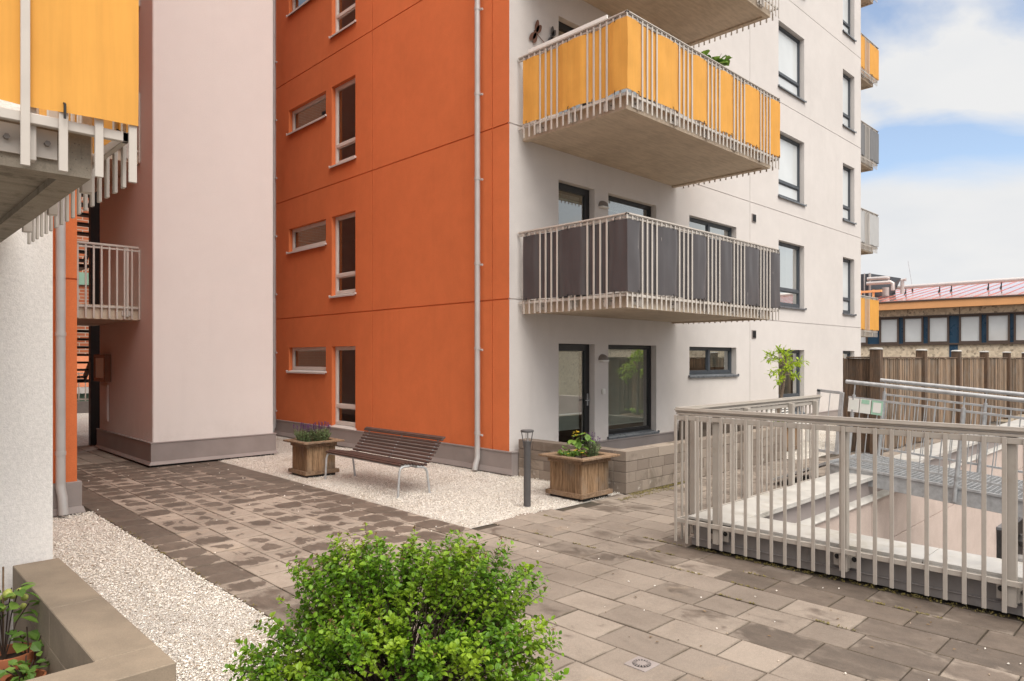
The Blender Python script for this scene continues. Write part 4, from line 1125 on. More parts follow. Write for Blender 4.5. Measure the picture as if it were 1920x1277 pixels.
m = MB(); m.box(6.86, 6.965, -3.17, -2.72, 1.905, 1.935); m.box(6.87, 6.96, -2.75, -2.66, 0, 1.9); m.build('return_frame', POSTW, fc, off=OF, bevel=.004)

# ================================================================== BENCH
bn = thing('park_bench', 'slatted dark brown bench with grey tubular legs on the white gravel', 'bench', (-2.30, -.25, 0))
BL = 2.0
prof_seat = [(.00, .440), (.055, .452), (.11, .452), (.165, .445), (.22, .435), (.275, .425), (.33, .414), (.385, .406), (.44, .402)]
m = MB()
for i, (x, z) in enumerate(prof_seat):
    wd, th = (.034, .028)
    tilt = -.17 if i > 1 else .25
    m.bar((x, .0, z), (x, BL, z), wd, th, (math.sin(-tilt) * 1, 0, math.cos(tilt)))
m.build('seat', BENCHW, bn, bevel=.005)
m = MB()
for i in range(8):
    f = i / 7; x = .485 + f * .225 + .02 * math.sin(f * 3); z = .435 + f * .30
    up = Vector((-.82, 0, .58)) if i < 7 else Vector((-.3, 0, 1))
    m.bar((x, 0 if i < 7 else -.03, z), (x, BL if i < 7 else BL + .03, z), .033, .024, (-.85, 0, .52))
m.bar((.735, -.03, .757), (.735, BL + .03, .757), .055, .026, (-.4, 0, .9))
m.build('backrest', BENCHW, bn, bevel=.005)
m = MB()
for y in (.10, BL / 2, BL - .10):
    m.tube([(.0, y, .418), (.12, y, .425), (.30, y, .395), (.44, y, .378), (.50, y, .41), (.60, y, .54), (.74, y, .735)], .014, 8)
m.tube([(.02, .02, .415), (.02, BL - .02, .415)], .013, 8)
m.tube([(.35, .10, .365), (.35, BL - .10, .365)], .012, 8)
m.build('frame', GALV, bn, smooth=True)
for y in (.02, BL - .02):
    m = MB(); m.tube([(.16, y, .412), (.06, y, .415), (.012, y, .395), (-.008, y, .34), (-.03, y, .012), (-.03, y, .0)], .0165, 10); m.tube([(-.03, y, .0), (-.03, y, .008)], .03, 10); m.build('leg', GALV, bn, smooth=True)
    m = MB(); m.tube([(.28, y, .39), (.40, y, .372), (.445, y, .345), (.465, y, .29), (.485, y - .03, .006)], .0165, 10); m.tube([(.485, y - .03, .0), (.485, y - .03, .008)], .03, 10); m.build('leg', GALV, bn, smooth=True)

# ================================================================== PLANTERS
def planter(name, loc, sk, bd, rm, zr, label):
    t = thing(name, label, 'planter', loc)
    s_ = sk / 2; b_ = bd / 2; r_ = rm / 2
    m = MB(); m.box(-s_ + .05, s_ - .05, -s_ + .05, s_ - .05, 0, .05); m.build('foot', BLACKM, t)
    m = MB(); h0, h1 = .045, .105
    for (a, b, c, d) in ((-s_, s_, -s_, -b_ - .001), (-s_, s_, b_ + .001, s_), (-s_, -b_ - .001, -b_, b_), (b_ + .001, s_, -b_, b_)): m.box(a, b, c, d, h0, h1)
    m.build('skirting', PLANTR, t, bevel=.006)
    m = MB(); n = 5; rnd = random.Random(len(label))
    zt = zr - .055
    for side in range(4):
        ws = [rnd.uniform(.8, 1.2) for _ in range(n)]; tot = sum(ws); p = -b_
        for k in range(n):
            q = p + bd * ws[k] / tot; e = rnd.uniform(0, .003); g = .0022
            if side == 0: m.box(p + g, q - g, -b_ - e, -b_ + .022, .05, zt)
            elif side == 1: m.box(p + g, q - g, b_ - .022, b_ + e, .05, zt)
            elif side == 2: m.box(-b_ - e, -b_ + .022, p + g + (.023 if k == 0 else 0), q - g - (.023 if k == n - 1 else 0), .05, zt)
            else: m.box(b_ - .022, b_ + e, p + g + (.023 if k == 0 else 0), q - g - (.023 if k == n - 1 else 0), .05, zt)
            p = q
    m.build('board', PLANTW, t, bevel=.0025, label='vertical cladding boards')
    m = MB(); c_ = b_ + .022
    for (a, b, c, d) in ((-c_, c_, -c_, -b_ - .004), (-c_, c_, b_ + .004, c_), (-c_, -b_ - .004, -b_ - .004, b_ + .004), (b_ + .004, c_, -b_ - .004, b_ + .004)): m.box(a, b, c, d, zr - .092, zr - .03)
    m.build('band', PLANTR, t, bevel=.003)
    m = MB(); i_ = r_ - .125
    for sg in (1, -1):
        m.hexa([(-r_, sg * r_, zr - .028), (r_, sg * r_, zr - .028), (i_, sg * i_, zr - .028), (-i_, sg * i_, zr - .028), (-r_, sg * r_, zr), (r_, sg * r_, zr), (i_, sg * i_, zr), (-i_, sg * i_, zr)])
        m.hexa([(sg * r_, -r_ + .003, zr - .028), (sg * r_, r_ - .003, zr - .028), (sg * i_, i_ - .003, zr - .028), (sg * i_, -i_ + .003, zr - .028), (sg * r_, -r_ + .003, zr), (sg * r_, r_ - .003, zr), (sg * i_, i_ - .003, zr), (sg * i_, -i_ + .003, zr)])
    m.build('rim', PLANTR, t, bevel=.004)
    m = MB(); m.box(-b_ + .025, b_ - .025, -b_ + .025, b_ - .025, zr - .2, zr - .07); m.build('soil', SOIL, t)
    return t
P1 = (-2.22, 2.30, 0); P2 = (-.48, -1.88, 0)
planter('wooden_planter', P1, .60, .50, .72, .573, 'square wooden planter with lavender left of the bench')
planter('wooden_planter', P2, .66, .57, .80, .583, 'larger square wooden planter with mixed plants at the corner of the block wall')

def leaf(mb, p, d, nrm, ln, wd, fold=.25, segs=1):
    """pointed oval leaf starting at p along d"""
    d = Vector(d).normalized(); n = Vector(nrm); s_ = d.cross(n)
    if s_.length < 1e-4: s_ = d.cross(Vector((.3, .5, .8)))
    s_.normalize(); n = s_.cross(d).normalized(); p = Vector(p)
    tip = p + d * ln - n * ln * .12
    a = p + d * ln * .38; c = p + d * ln * .72 - n * ln * .04
    mb.add([p, a + s_ * wd * .5 + n * wd * fold, c + s_ * wd * .42 + n * wd * fold * .8, tip, c - s_ * wd * .42 + n * wd * fold * .8, a - s_ * wd * .5 + n * wd * fold, a, c],
           [(0, 6, 1), (6, 7, 2, 1), (7, 3, 2), (0, 5, 6), (5, 4, 7, 6), (4, 3, 7)])
def rv(r, s_=1.0): return Vector((r.uniform(-s_, s_), r.uniform(-s_, s_), r.uniform(-s_, s_)))

def lavender(loc, rad, h, n, label, seed, group='lavender bushes'):
    t = thing('lavender', label, 'lavender', loc, 0, group); r = random.Random(seed)
    st = MB(); lf = MB(); fl = MB(); st.nonorm = lf.nonorm = fl.nonorm = True
    for k in range(n):
        a = r.uniform(0, 6.283); q = math.sqrt(r.random()); bx, by = math.cos(a) * q * rad * .5, math.sin(a) * q * rad * .5
        hh = h * r.uniform(.55, .85); tx, ty = bx * 2.0 + r.uniform(-.03, .03), by * 2.0 + r.uniform(-.03, .03)
        top = Vector((tx, ty, hh)); b = Vector((bx, by, 0))
        st.tube([b, b.lerp(top, .5) + rv(r, .008), top], .0018, 4, caps=False)
        for j in range(22):
            f = .08 + .85 * j / 21; p = b.lerp(top, f); an = r.uniform(0, 6.283)
            leaf(lf, p, (math.cos(an), math.sin(an), r.uniform(.4, 1.3)), rv(r), r.uniform(.030, .052), .0065, .1)
        if r.random() < .42:
            ft = top + Vector((r.uniform(-.015, .015), r.uniform(-.015, .015), h * r.uniform(.12, .28))); st.tube([top, ft], .0014, 4, caps=False)
            for j in range(16):
                an = r.uniform(0, 6.283); p = ft + Vector((0, 0, -.02 + .045 * j / 15)); w_ = r.uniform(.010, .017)
                leaf(fl, p, (math.cos(an), math.sin(an), .7), (0, 0, 1), w_, w_ * .7)
            for j in range(3): leaf(fl, ft + Vector((0, 0, .026)), (r.uniform(-.5, .5), r.uniform(-.5, .5), 1), rv(r), .022, .010)
    st.build('stem', TWIG, t); lf.build('foliage', LEAFL, t); fl.build('flower_spike', LAVF, t)
    return t
lavender((P1[0] - .10, P1[1] + .13, .50), .17, .29, 70, 'lavender with purple spikes at the back left of its planter', 1)
lavender((P1[0] + .12, P1[1] - .02, .50), .17, .31, 80, 'lavender with purple spikes at the bench side of its planter', 2)
lavender((P2[0] + .17, P2[1] - .10, .51), .10, .30, 46, 'lavender behind the broad-leaved plant in the larger planter', 3)

def bushy(name, label, cat, loc, n, rad, h, ll, lw_, mat, seed, flowers=0, stems=8, up=.5, flat=.6, fmat=None, fl_size=.02):
    t = thing(name, label, cat, loc); r = random.Random(seed); lf = MB(); st = MB(); fw = MB(); lf.nonorm = st.nonorm = fw.nonorm = True
    tips = []
    for k in range(stems):
        a = 6.283 * k / stems + r.uniform(-.3, .3); q = r.uniform(.3, 1) * rad
        tip = Vector((math.cos(a) * q, math.sin(a) * q, h * r.uniform(.55, 1))); mid = tip * .5 + Vector((0, 0, h * .12))
        st.tube([(0, 0, 0), mid, tip], .0035, 5, caps=False); tips.append((mid, tip))
    for k in range(n):
        mid, tip = r.choice(tips); f = r.uniform(0, 1.05); p = mid.lerp(tip, f) + rv(r, .02); d = Vector((p.x + r.uniform(-.1, .1), p.y + r.uniform(-.1, .1), 0)).normalized() + Vector((0, 0, r.uniform(-.3, up))) + rv(r, .4)
        leaf(lf, p, d, Vector((0, 0, 1)) + rv(r, flat), ll * r.uniform(.6, 1.2), lw_ * r.uniform(.7, 1.2), .16)
    for k in range(flowers):
        mid, tip = r.choice(tips); p = mid.lerp(tip, r.uniform(.4, 1.1)) + rv(r, .03)
        for j in range(6):
            a = j * 1.047; leaf(fw, p, (math.cos(a), math.sin(a), .35), (0, 0, 1), fl_size, fl_size * .6)
    st.build('stem', TWIG, t); lf.build('foliage', mat, t)
    if flowers: fw.build('flower', fmat or YELF, t)
    return t
# tall broad-leaved plant with hanging leaves, and the low cover round it
hp = thing('broad_leaved_plant', 'broad-leaved green plant with drooping leaves and yellow tips in the larger planter', 'plant', (P2[0] + .02, P2[1] - .02, .51))
r = random.Random(5); st = MB(); lf = MB(); fw = MB(); lf.nonorm = True
st.tube([(0, 0, 0), (.01, 0, .16), (-.01, .01, .33)], .006, 6); st.tube([(0, 0, .1), (.05, -.06, .25), (.03, -.08, .36)], .005, 6); st.tube([(0, 0, .1), (-.06, .06, .22), (-.09, .08, .31)], .005, 6)
for (bx, by, bz) in ((-.01, .01, .33), (.03, -.08, .36), (-.09, .08, .31), (0, 0, .2)):
    for k in range(8):
        a = 6.283 * k / 8 + r.uniform(-.3, .3); dz = r.uniform(-1.0, .3)
        leaf(lf, (bx, by, bz - r.uniform(0, .1)), (math.cos(a), math.sin(a), dz), (math.cos(a) * .5, math.sin(a) * .5, 1), r.uniform(.11, .18), r.uniform(.055, .085), .15)
for k in range(16):
    a = r.uniform(0, 6.28); leaf(fw, (r.choice((-.01, .03, -.09)), r.uniform(-.08, .08), r.uniform(.32, .39)), (math.cos(a), math.sin(a), r.uniform(-.2, .8)), (0, 0, 1), .05, .014)
st.build('stem', TWIG, hp); lf.build('foliage', LEAFD, hp); fw.build('flower', YELF, hp)
bushy('flowering_ground_cover', 'low dark green cover with small yellow flowers in the larger planter', 'plant', (P2[0] - .16, P2[1] + .02, .51), 420, .20, .15, .045, .022, LEAFD, 8, 14, 22, fl_size=.022)

# ================================================================== BOLLARD LAMP
bl = thing('bollard_lamp', 'dark grey garden bollard lamp with open ring top on the gravel', 'bollard lamp', (-1.442, -1.824, 0))
m = MB(); m.lathe([(.001, 0), (.046, 0), (.046, .80), (.049, .815), (.049, .835), (.001, .836)], (0, 0, 0), 24); m.build('post', BOLL, bl, smooth=True)
m = MB(); m.lathe([(.001, .952), (.080, .952), (.085, .957), (.085, .975), (.080, .98), (.001, .982)], (0, 0, 0), 28); m.build('lamp_cap', BOLL, bl, smooth=True)
for k in range(3):
    a = 2.1 * k + .75; m = MB(); m.bar((.046 * math.cos(a), .046 * math.sin(a), .76), (.082 * math.cos(a), .082 * math.sin(a), .958), .010, .008, (0, 0, 1)); m.build('strut', BOLL, bl)
m = MB()
for k in range(3): a = 2.1 * k; m.tube([(.018 * math.cos(a), .018 * math.sin(a), .835), (.018 * math.cos(a), .018 * math.sin(a), .953)], .0035, 6)
m.build('light_rod', PIPE, bl)

# ================================================================== FOREGROUND SHRUB
SB = Vector((-5.70, -5.10, 0))
sh_ = thing('leafy_shrub', 'large bright green leafy shrub with brown buds in the foreground', 'shrub', SB)
r = random.Random(42)
# clumps (right, forward, up, radius) around the base; right/forward are measured across the bed
ax_r = Vector((.7167, -.6974, 0)); ax_f = Vector((.6974, .7167, 0))
clumps = [(-.46, .12, .68, .26), (-.28, .12, .79, .24), (-.04, .14, .79, .25), (.20, .12, .79, .25), (.42, .10, .79, .24), (.60, .10, .66, .26), (.68, .05, .42, .24), (.74, .0, .22, .22), (.80, -.05, .06, .20),
          (-.58, .02, .44, .26), (-.70, -.02, .28, .26), (-.82, -.10, .12, .24), (-.90, -.15, .0, .20), (-.20, -.16, .52, .24), (.10, -.20, .46, .20), (.42, -.18, .44, .22), (-.42, -.28, .26, .26), (.0, -.30, .18, .22), (.60, -.2, .18, .22),
          (-.2, .34, .55, .25), (.25, .34, .56, .25), (.5, .3, .45, .25), (-.5, .25, .4, .25)]
st = MB(); lf = MB(); bd = MB(); st.nonorm = lf.nonorm = bd.nonorm = True
def W(a, b, c): return ax_r * (a * .93 - .01) + ax_f * b + Vector((0, 0, c - .03))
nst = 0
for ci, (a, b, c, rad) in enumerate(clumps):
    cen = W(a, b, c)
    for k in range(int(46 * (rad / .24) ** 2)):
        d = rv(r).normalized()
        if d.z < -.35: d.z *= -.6
        tip = cen + d * rad * (1.0 - .42 * r.random() ** 1.6) * .92
        if tip.z < .03: tip.z = .03 + r.random() * .06
        base = Vector((r.uniform(-.10, .10), r.uniform(-.10, .10), 0)); mid = base.lerp(tip, .5) + Vector((0, 0, .05)) + rv(r, .05)
        q1 = base.lerp(mid, .5) + rv(r, .02); q2 = mid.lerp(tip, .5) + rv(r, .03)
        pts = [base, q1, mid, q2, tip]
        if k % 2 == 0: st.tube(pts, [.006, .0044, .003, .0017, .0008], 5, caps=False)
        else: st.tube([mid, q2, tip], [.0024, .0014, .0007], 4, caps=False)
        L = (tip - mid).length; ax = (tip - mid).normalized()
        nl = r.randint(30, 40)
        for j in range(nl):
            f = r.random() ** .55 * 1.04
            p = mid.lerp(q2, f * 2) if f < .5 else q2.lerp(tip, f * 2 - 1)
            if f < .35 and r.random() < .5: continue
            side = ax.cross(rv(r)).normalized(); dd = side * 1.0 + ax * r.uniform(.1, .9) + Vector((0, 0, r.uniform(-.1, .35)))
            ln = r.uniform(.017, .034) * (1.0 if r.random() < .8 else 1.3)
            leaf(lf, p + dd.normalized() * .006, dd, Vector((0, 0, 1)) + rv(r, .55) + d * .35, ln, ln * r.uniform(.60, .80), .14)
        if r.random() < (.34 if tip.z > .55 else .12):
            bt = tip + Vector((r.uniform(-.015, .015), r.uniform(-.015, .015), r.uniform(.012, .035))); st.tube([tip, bt], .0012, 4, caps=False)
            for j in range(7): leaf(bd, bt + rv(r, .006), rv(r) + Vector((0, 0, .6)), rv(r), r.uniform(.008, .015), .007)
st.build('twig', TWIG, sh_); lf.build('foliage', LEAF, sh_); bd.build('bud', BUD, sh_)

# ================================================================== YOUNG TREE in its box, garden things by the far patio
tb = thing('tree_planter', 'brown wooden planter box holding the young tree beyond the block wall', 'planter', (6.25, -1.62, 0))
m = MB(); m.box(-.26, .26, -.26, .26, .06, .50); m.build('box', PLANTW, tb, bevel=.006)
m = MB()
for (a, b, c, d) in ((-.31, .31, -.31, -.20), (-.31, .31, .20, .31), (-.31, -.20, -.20, .20), (.20, .31, -.20, .20)): m.box(a, b, c, d, .502, .535)
m.box(-.29, .29, -.29, -.262, .02, .10); m.box(-.29, -.262, -.262, .29, .02, .10); m.build('rim', PLANTR, tb, bevel=.004)
m = MB(); m.box(-.20, .20, -.20, .20, .45, .515); m.build('soil', SOIL, tb)
bushy('ground_plant', 'small yellow-green plants at the foot of the young tree', 'plant', (6.25, -1.70, .51), 160, .24, .16, .07, .03, LEAFT, 31, 0, 14)
tr = thing('young_tree', 'young ornamental tree with bright yellow-green leaves in front of the pale facade', 'tree', (6.25, -1.62, .50))
r = random.Random(77); tk = MB(); lf = MB(); lf.nonorm = True
tk.tube([(-.02, 0, 0), (.0, 0, .30), (.03, -.02, .62), (.10, -.05, .95), (.15, -.06, 1.25), (.16, -.06, 1.48)], [.045, .040, .036, .030, .02, .009], 8)
tk.tube([(-.10, .04, 0), (-.05, .02, .30), (.02, -.01, .60)], [.03, .028, .022], 7)
brs = []
for (sx, sz, ex, ez, ey) in ((.14, 1.15, -.62, 1.10, -.1), (.15, 1.22, -.30, 1.52, .1), (.15, 1.25, .30, 1.50, -.05), (.15, 1.20, 1.10, 1.28, 0), (.15, 1.18, .62, 1.40, .15), (.12, 1.02, -.40, .92, -.15), (.12, 1.05, .45, 1.02, -.2), (.16, 1.4, -.02, 1.58, 0), (.15, 1.25, .85, 1.34, -.15), (.14, 1.1, -.15, 1.22, -.25), (.15, 1.3, -.42, 1.40, .1)):
    a = Vector((sx, -.05, sz)); b = Vector((ex * .98, ey + (-ex) * .0, ez)); md = a.lerp(b, .5) + Vector((0, 0, .05)); tk.tube([a, md, b], [.012, .008, .003], 6, caps=False); brs.append((a, md, b))
for (a, md, b) in brs:
    for k in range(46):
        f = r.uniform(.25, 1.05); p = (a.lerp(md, f * 2) if f < .5 else md.lerp(b, f * 2 - 1)) + rv(r, .05)
        d = (b - a).normalized() * .7 + rv(r, .8) + Vector((0, 0, -.15))
        leaf(lf, p, d, Vector((0, 0, 1)) + rv(r, .5), r.uniform(.07, .135), r.uniform(.026, .042), .12)
tk.build('trunk', BARK, tr, smooth=True); lf.build('crown', LEAFT, tr)
wb = thing('garden_bench', 'white slatted garden bench behind the young tree by the pale wall', 'bench', (7.0, -1.0, 0))
m = MB()
for k in range(9): m.box(0, 1.25, -.012 + k * .004, .012 + k * .004, .42 + k * .062, .455 + k * .062)
m.build('backrest', WHITEP, wb, bevel=.003)
m = MB()
for k in range(6): m.box(0, 1.25, -.45 + k * .072, -.39 + k * .072, .385, .405)
m.build('seat', WHITEP, wb, bevel=.003)
for (x, y) in ((.03, -.42), (1.17, -.42), (.03, .0), (1.17, .0)):
    m = MB(); m.box(x, x + .05, y, y + .05, 0, .384 if y < -.1 else .95); m.build('leg', WHITEP, wb, bevel=.004)

# ================================================================== LEFT PATIO POTS
def pot(label, loc, rad, h, group='terracotta pots on the near patio'):
    t = thing('flower_pot', label, 'flower pot', loc, 0, group)
    m = MB(); m.lathe([(.001, 0), (rad * .68, 0), (rad * .95, h * .80), (rad * .97, h * .80), (rad, h * .82), (rad * 1.02, h), (rad * .90, h), (rad * .88, h * .84), (rad * .84, h * .80), (.001, h * .80)], (0, 0, 0), 28)
    m.build('pot', TERRA, t, smooth=True)
    m = MB(); m.lathe([(.001, h * .86), (rad * .86, h * .86)], (0, 0, 0), 20); m.build('soil', SOIL, t)
    return t
pot('terracotta pot with the tomato plant by the concrete wall', (-7.15, -3.55, 0), .12, .33)
pot('smaller terracotta pot with leafy seedlings nearest the corner of the concrete wall', (-7.13, -3.86, 0), .09, .29)
tmv = bushy('tomato_plant', 'tomato plant with pale unripe fruit in the left terracotta pot', 'tomato plant', (-7.17, -3.53, .28), 34, .17, .46, .09, .048, LEAFD, 51, 0, 8, .3)
rt = random.Random(2)
for k in range(9):
    p = (rt.uniform(-.05, .10), rt.uniform(-.05, .05), rt.uniform(.25, .40)); s_ = rt.uniform(.017, .024)
    m = MB(); m.lathe([(.001, -s_)] + [(s_ * math.cos(a * .39), s_ * math.sin(a * .39)) for a in range(-3, 4)] + [(.001, s_)], p, 12)
    m.build('tomato', TOM, tmv, smooth=True)
m = MB(); m.tube([(.0, .02, 0), (.0, .02, .5)], .005, 6); m.build('cane', PLANTR, tmv)
bushy('seedling_plant', 'leafy seedlings growing out of the smaller terracotta pot', 'plant', (-7.13, -3.86, .24), 36, .12, .14, .06, .036, LEAFD, 52, 0, 12, .3)
bushy('climbing_plant', 'single leafy shoot standing against the inner face of the concrete wall', 'plant', (-7.07, -3.62, .20), 12, .07, .30, .10, .07, LEAFD, 53, 0, 3, .3)

# ================================================================== SMALL THINGS
dr = thing('floor_drain', 'small square metal floor drain set in the paving', 'drain', (-4.23, -5.563, .002))
m = MB(); m.box(-.08, .08, -.08, .08, -.01, .005); m.build('frame', PLINTH, dr, bevel=.002)
m = MB(); m.lathe([(.001, .0055), (.058, .0055), (.058, .0045)], (0, 0, 0), 28); m.build('sump', BLACKM, dr)
m = MB(); m.lathe([(.001, .0085), (.030, .0085), (.030, .006)], (0, 0, 0), 20)
for k in range(16): q_ = 6.283 * k / 16; m.bar((.030 * math.cos(q_), .030 * math.sin(q_), .0075), (.056 * math.cos(q_), .056 * math.sin(q_), .0075), .008, .002)
m.build('grate', PLINTH, dr)
def insect(name, label, loc, mat, s_, rot):
    t = thing(name, label, 'wall ornament', loc)
    def wp(u, v, d=.02): c, q = math.cos(rot), math.sin(rot); return Vector(((u * c - v * q) * s_, -d, (u * q + v * c) * s_))
    m = MB(); m.tube([wp(.0, .10), wp(0, .02), wp(0, -.08)], [.012, .016, .010], 8); m.tube([wp(0, -.08), wp(.02, -.55)], .006, 6); m.tube([wp(.02, -.55), wp(.02, -.58)], .012, 6); m.build('body', mat, t, smooth=True)
    for sg in (-1, 1):
        for (l_, an) in ((.46, .30), (.40, -.18)):
            m = MB(); n = 10; P = []
            for k in range(n + 1):
                f = k / n; wd = .10 * math.sin(math.pi * min(1, f * .92 + .04)) ** .7
                P.append((f * l_, wd))
            top = [wp(sg * (f * math.cos(an) - w_ * math.sin(an)), f * math.sin(an) + w_ * math.cos(an), .03) for f, w_ in P]; bot = [wp(sg * (f * math.cos(an) + w_ * math.sin(an)), f * math.sin(an) - w_ * math.cos(an), .03) for f, w_ in P]
            for k in range(n): m.quad(top[k], top[k + 1], bot[k + 1], bot[k]); 
            top2 = [p + Vector((0, .004, 0)) for p in top]; bot2 = [p + Vector((0, .004, 0)) for p in bot]
            for k in range(n): m.quad(top2[k], bot2[k], bot2[k + 1], top2[k + 1])
            m.build('wing', mat, t)
insect('insect_ornament', 'copper coloured metal dragonfly hung on the pale wall above the yellow balcony', (.60, -.002, 7.36), COPPER, .50, R(62))
insect('insect_ornament', 'grey metal insect hung on the pale wall beside the balcony door', (1.0, -.002, 7.42), PEWTER, .40, R(70))
bushy('balcony_plant', 'bright green broad-leaved plant showing above the yellow balcony rail', 'plant', (3.15, -1.85, 6.70), 46, .26, .50, .22, .15, LEAFD, 61, 0, 9, .9)

# ================================================================== PASSAGE: open steel stair and what lies beyond
ss = thing('steel_staircase', 'black open-riser steel staircase in the passage behind the pink tower', 'staircase', (-5.0, 9.2, 0))
m = MB(); m.box(1.17, 1.36, 0, .15, 0, 14.3); m.box(1.17, 1.34, 3.2, 3.3, 0, 14.3); m.build('column', BLACKM, ss)
for k in range(0, 4):
    z0 = 1.42 + k * H_
    m = MB()
    for q in range(8): m.box(.30, 1.56, 2.1 - q * .26, 2.4 - q * .26, z0 + q * .178, z0 + q * .178 + .05)
    m.build('tread', BLACKM, ss)
    m = MB(); m.bar((.30, 2.35, z0 - .02), (.30, .25, z0 + 1.42), .03, .2); m.bar((1.58, 2.35, z0 - .02), (1.58, .25, z0 + 1.42), .03, .2); m.box(.2, 1.7, 2.41, 3.3, z0 - .12, z0 - .04)
    m.build('stringer', BLACKM, ss)
fr = thing('passage_railing', 'pale metal railing at the far end of the passage', 'railing', (-5.5, 19.6, 0))
m = MB(); m.box(0, 5, -.1, .1, -.05, .40); m.build('kerb', DARKCLAD, fr)
m = MB(); m.bar((0, 0, 1.38), (5, 0, 1.38), .05, .04); m.bar((0, 0, .48), (5, 0, .48), .03, .04); m.build('handrail', RAILW, fr)
for q in range(24):
    m = MB(); m.box(.1 + q * .2, .13 + q * .2, -.015, .015, .42, 1.36); m.build('baluster', RAILW, fr)
bk = thing('brick_building', 'red brick building with a green copper band seen through the passage', 'building', (-36, 30, -6))
m = MB(); m.box(0, 42, 0, 8, 0, 11.4); m.build('wall', BRICK, bk)
m = MB(); m.box(-.1, 42.1, -.1, 8.1, 11.41, 12.0); m.build('copper_band', COPPERG, bk)
m = MB(); m.box(.3, 41.7, .3, 7.7, 12.0, 27); m.build('upper_wall', BRICK, bk)
hd = thing('small_outbuilding', 'low green outbuilding with tiled roof and white fascia beyond the passage railing', 'building', (-6, 24, -6))
m = MB(); m.box(0, 6, 0, 3, 0, 6.5); m.build('wall', COPPERG, hd)
m = MB(); m.box(-.15, 6.15, -.25, 3.1, 6.5, 6.75); m.build('fascia', WHITEP, hd)
m = MB(); m.hexa([(-.15, -.25, 6.76), (6.15, -.25, 6.76), (6.15, 3.1, 6.76), (-.15, 3.1, 6.76), (-.15, 2.4, 8.0), (6.15, 2.4, 8.0), (6.15, 3.1, 8.0), (-.15, 3.1, 8.0)]); m.build('roof', TERRA, hd)
m = MB(); m.box(2.6, 3.4, -.03, -.002, 5.4, 6.3); m.build('window', BLACKF, hd)

# ================================================================== BACKGROUND BUILDING with red roof
bb = thing('low_building', 'long low pebble-dashed building with red metal roof and a ribbon of windows beyond the fence', 'building', (34, 0, -6)); OB = (34, 0, -6)
FB = lambda a, d, z: (34 - d, a, z)
Y0, Y1 = -34, 22
mods = []; y = 5.349
wins = [(4.529, 5.349), (3.333, 4.139), (2.126, 2.939), (.694, 1.502), (-.508, .30), (-1.62, -.84)]
k = 1
while wins[-1][0] > Y0 + 6:
    a, b = wins[-3]; wins.append((a - 3.6 if k % 3 else a - 3.72, b - 3.6 if k % 3 else b - 3.72)); k += 1
for q in range(1, 11): wins.append((4.529 + 1.27 * q + (.2 if q > 1 else .35), 5.349 + 1.27 * q + (.2 if q > 1 else .35)))
m = MB(); m.box(34, 44, Y0, Y1, -6, 2.685); m.box(34, 44, Y0, Y1, 4.17, 4.60); m.box(34.2, 44, Y0, Y1, 2.685, 4.17)
for y in (1.56, -5.7, 9.0): pass
m.build('wall', PEBBLE, bb, off=OB)
m = MB(); fbox(m, FB, 1.545, 1.575, .001, .004, 4.17, 4.58); m.build('wall_joint', BROWNF, bb, off=OB)
m = MB(); fbox(m, FB, Y0, Y1, .002, .10, 2.62, 2.70); fbox(m, FB, Y0, Y1, .002, .06, 4.14, 4.20)
m.build('ribbon_frame', BROWNF, bb, off=OB)
m = MB(); fbox(m, FB, Y0, Y1, -.15, -.10, 2.70, 4.14); m.build('blue_panel', BLUEP, bb, off=OB)
m = MB(); fbox(m, FB, 1.63, 2.02, .002, .03, -1, 2.619); m.build('blue_strip', BLUEP, bb, off=OB)
INT2 = simple('light_interior', (0.86, 0.87, 0.87), .12, .8, .9)
for (a, b) in wins:
    m = MB(); f = .085
    fbox(m, FB, a - f, a, -.098, .0, 2.70, 4.14); fbox(m, FB, b, b + f, -.098, .0, 2.70, 4.14); fbox(m, FB, a, b, -.098, .0, 2.70, 2.80); fbox(m, FB, a, b, -.098, .0, 4.05, 4.14)
    wo = m.build('window', BROWNF, bb, off=OB)
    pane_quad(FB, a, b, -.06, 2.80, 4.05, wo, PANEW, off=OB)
m = MB(); fbox(m, FB, Y0 - .3, Y1 + .3, .0, .50, 4.555, 4.93); m.build('fascia', FASCIA, bb, off=OB)
m = MB(); fbox(m, FB, Y0 - .35, Y1 + .35, -.1, .55, 4.935, 5.0); m.build('gutter', BROWNF, bb, off=OB)
m = MB(); a0, a1 = Y0 - .3, Y1 + .3
xr, zr_ = 44.0, 6.62; xe, ze = 33.47, 5.005
m.hexa([(xe, a0, ze - .0), (xr, a0, ze), (xr, a1, ze), (xe, a1, ze), (xe, a0, ze + .02), (xr, a0, zr_), (xr, a1, zr_), (xe, a1, ze + .02)])
y = a0 + .4
while y < a1:
    m.bar((xe + .02, y, ze + .03), (xr, y, zr_ + .012), .022, .024, mi=1); y += .62
m.build('roof', [REDR, REDB], bb, off=OB)
def rz(x): return ze + .02 + (zr_ - ze - .02) * (x - xe) / (xr - xe)
m = MB(); m.tube([(38.5, 6.2, rz(38.5) + .42), (38.5, -20, rz(38.5) + .44)], .12, 12); m.build('snow_rail_pipe', PIPEL, bb, off=OB, smooth=True)
for y in (6.0, 5.4, 3.6, 3.0, 1.2, .6, -1.2, -1.8, -3.6, -4.2):
    m = MB(); m.tube([(38.5, y, rz(38.5)), (38.5, y, rz(38.5) + .33)], .03, 6); m.tube([(38.5, y, rz(38.5) + .2), (38.2, y, rz(38.2) + .0)], .03, 6)
    m.build('pipe_support', BLACKM, bb, off=OB)
m = MB(); m.box(40.5, 43, -9, -.9, rz(40.5) - .1, rz(43) + .45); m.build('roof_box', REDB, bb, off=OB)
ru = thing('rooftop_unit', 'grey ventilation unit with pale pipes on the red roof', 'ventilation unit', (37.0, 7.6, 5.4)); OU = (37, 7.6, 5.4)
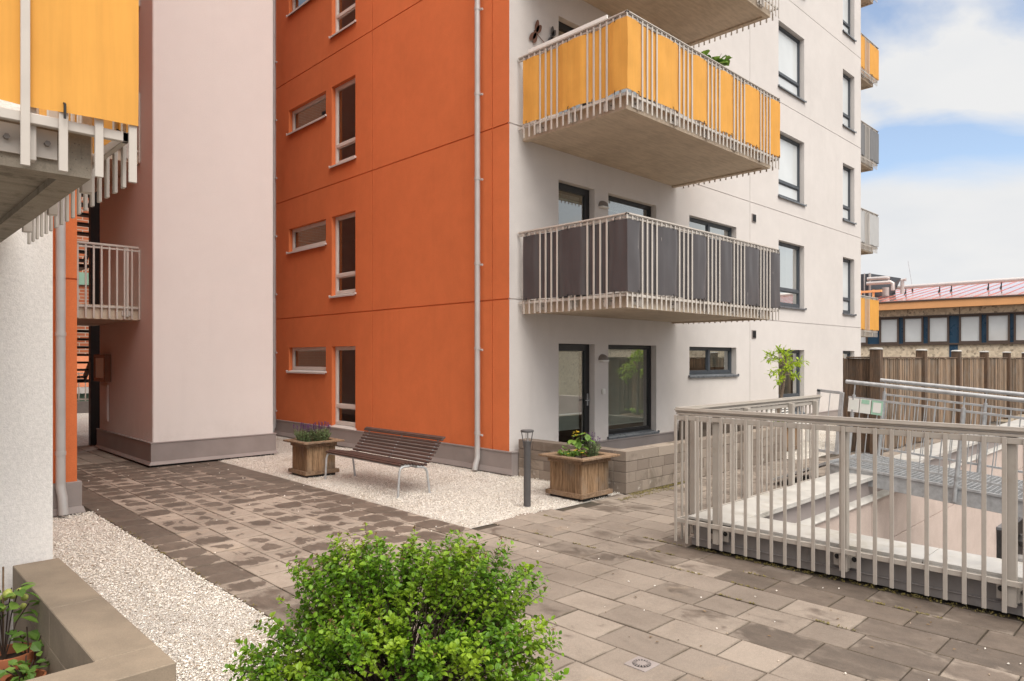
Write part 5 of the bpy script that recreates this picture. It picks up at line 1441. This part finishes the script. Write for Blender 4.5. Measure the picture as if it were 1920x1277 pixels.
m = MB(); m.hexa([(36.5, 6.75, 5.45), (38.4, 6.2, 5.45), (38.4, 10.2, 5.45), (36.5, 10.2, 5.45), (36.5, 6.75, 6.98), (38.4, 5.6, 6.75), (38.4, 10.2, 6.95), (36.5, 10.2, 7.0)]); m.build('housing', ANTH, ru, off=OU, bevel=.02)
m = MB(); m.bar((36.45, 6.75, 5.45), (36.45, 6.75, 7.0), .1, .1, (1, 0, 0)); m.bar((36.45, 7.05, 5.45), (36.45, 7.05, 7.0), .06, .06, (1, 0, 0)); m.build('corner_trim', PIPE, ru, off=OU)
m = MB(); m.tube([(36.2, 6.8, 6.62), (36.2, 5.75, 6.60), (36.2, 5.6, 6.55)], .11, 10); m.tube([(36.1, 6.8, 6.34), (36.1, 5.5, 6.33), (36.1, 5.38, 6.25), (36.1, 5.38, 5.85)], .11, 10); m.tube([(37, 5.15, 5.7), (37, 5.15, 6.5), (37, 4.95, 6.5)], .11, 10); m.tube([(36.8, 6.0, 5.6), (36.8, 6.0, 6.1)], .2, 10)
m.build('pipe', PIPEL, ru, off=OU, smooth=True)
m = MB(); m.box(35.5, 35.6, 6.9, 7.0, 5.2, 5.9); m.box(35.5, 35.6, 6.2, 6.3, 5.2, 5.9); m.box(35.45, 35.65, 5.8, 7.4, 5.75, 5.87); m.build('orange_frame', FASCIA, ru, off=OU)
an = thing('roof_antenna', 'thin whip antenna on the red roof', 'antenna', (41, 5.75, 5.9))
m = MB(); m.tube([(0, 0, 0), (0, 0, .45)], .05, 8); m.build('mount', BLACKM, an)
m = MB(); m.tube([(0, 0, .45), (0, .25, 2.2)], .012, 5); m.build('whip', GALV, an)

# ================================================================== things standing in the windows
tl = thing('table_lamp', 'white shaded table lamp standing inside a tall window of the orange gable', 'table lamp', (.34, 4.98, 6.60))
m = MB(); m.lathe([(.06, .20), (.105, .0), (.10, .0), (.055, .19)], (0, 0, 0), 18); m.build('lamp_shade', WHITEP, tl, smooth=True)
m = MB(); m.tube([(0, 0, .02), (0, 0, -.30)], .012, 8); m.lathe([(.001, -.32), (.07, -.32), (.07, -.30), (.001, -.29)], (0, 0, 0), 16); m.build('lamp_base', GALV, tl, smooth=True)
jg = thing('ornament_jug', 'small white jug standing inside the lower tall window of the orange gable', 'jug', (.33, 4.95, 3.62))
m = MB(); m.lathe([(.001, 0), (.06, 0), (.085, .06), (.07, .14), (.045, .19), (.055, .23), (.05, .23)], (0, 0, 0), 18); m.build('jug_body', WHITEP, jg, smooth=True)
m = MB(); m.tube([(.0, .045, .2), (.0, .11, .17), (.0, .08, .07)], .010, 8); m.build('handle', WHITEP, jg, smooth=True)
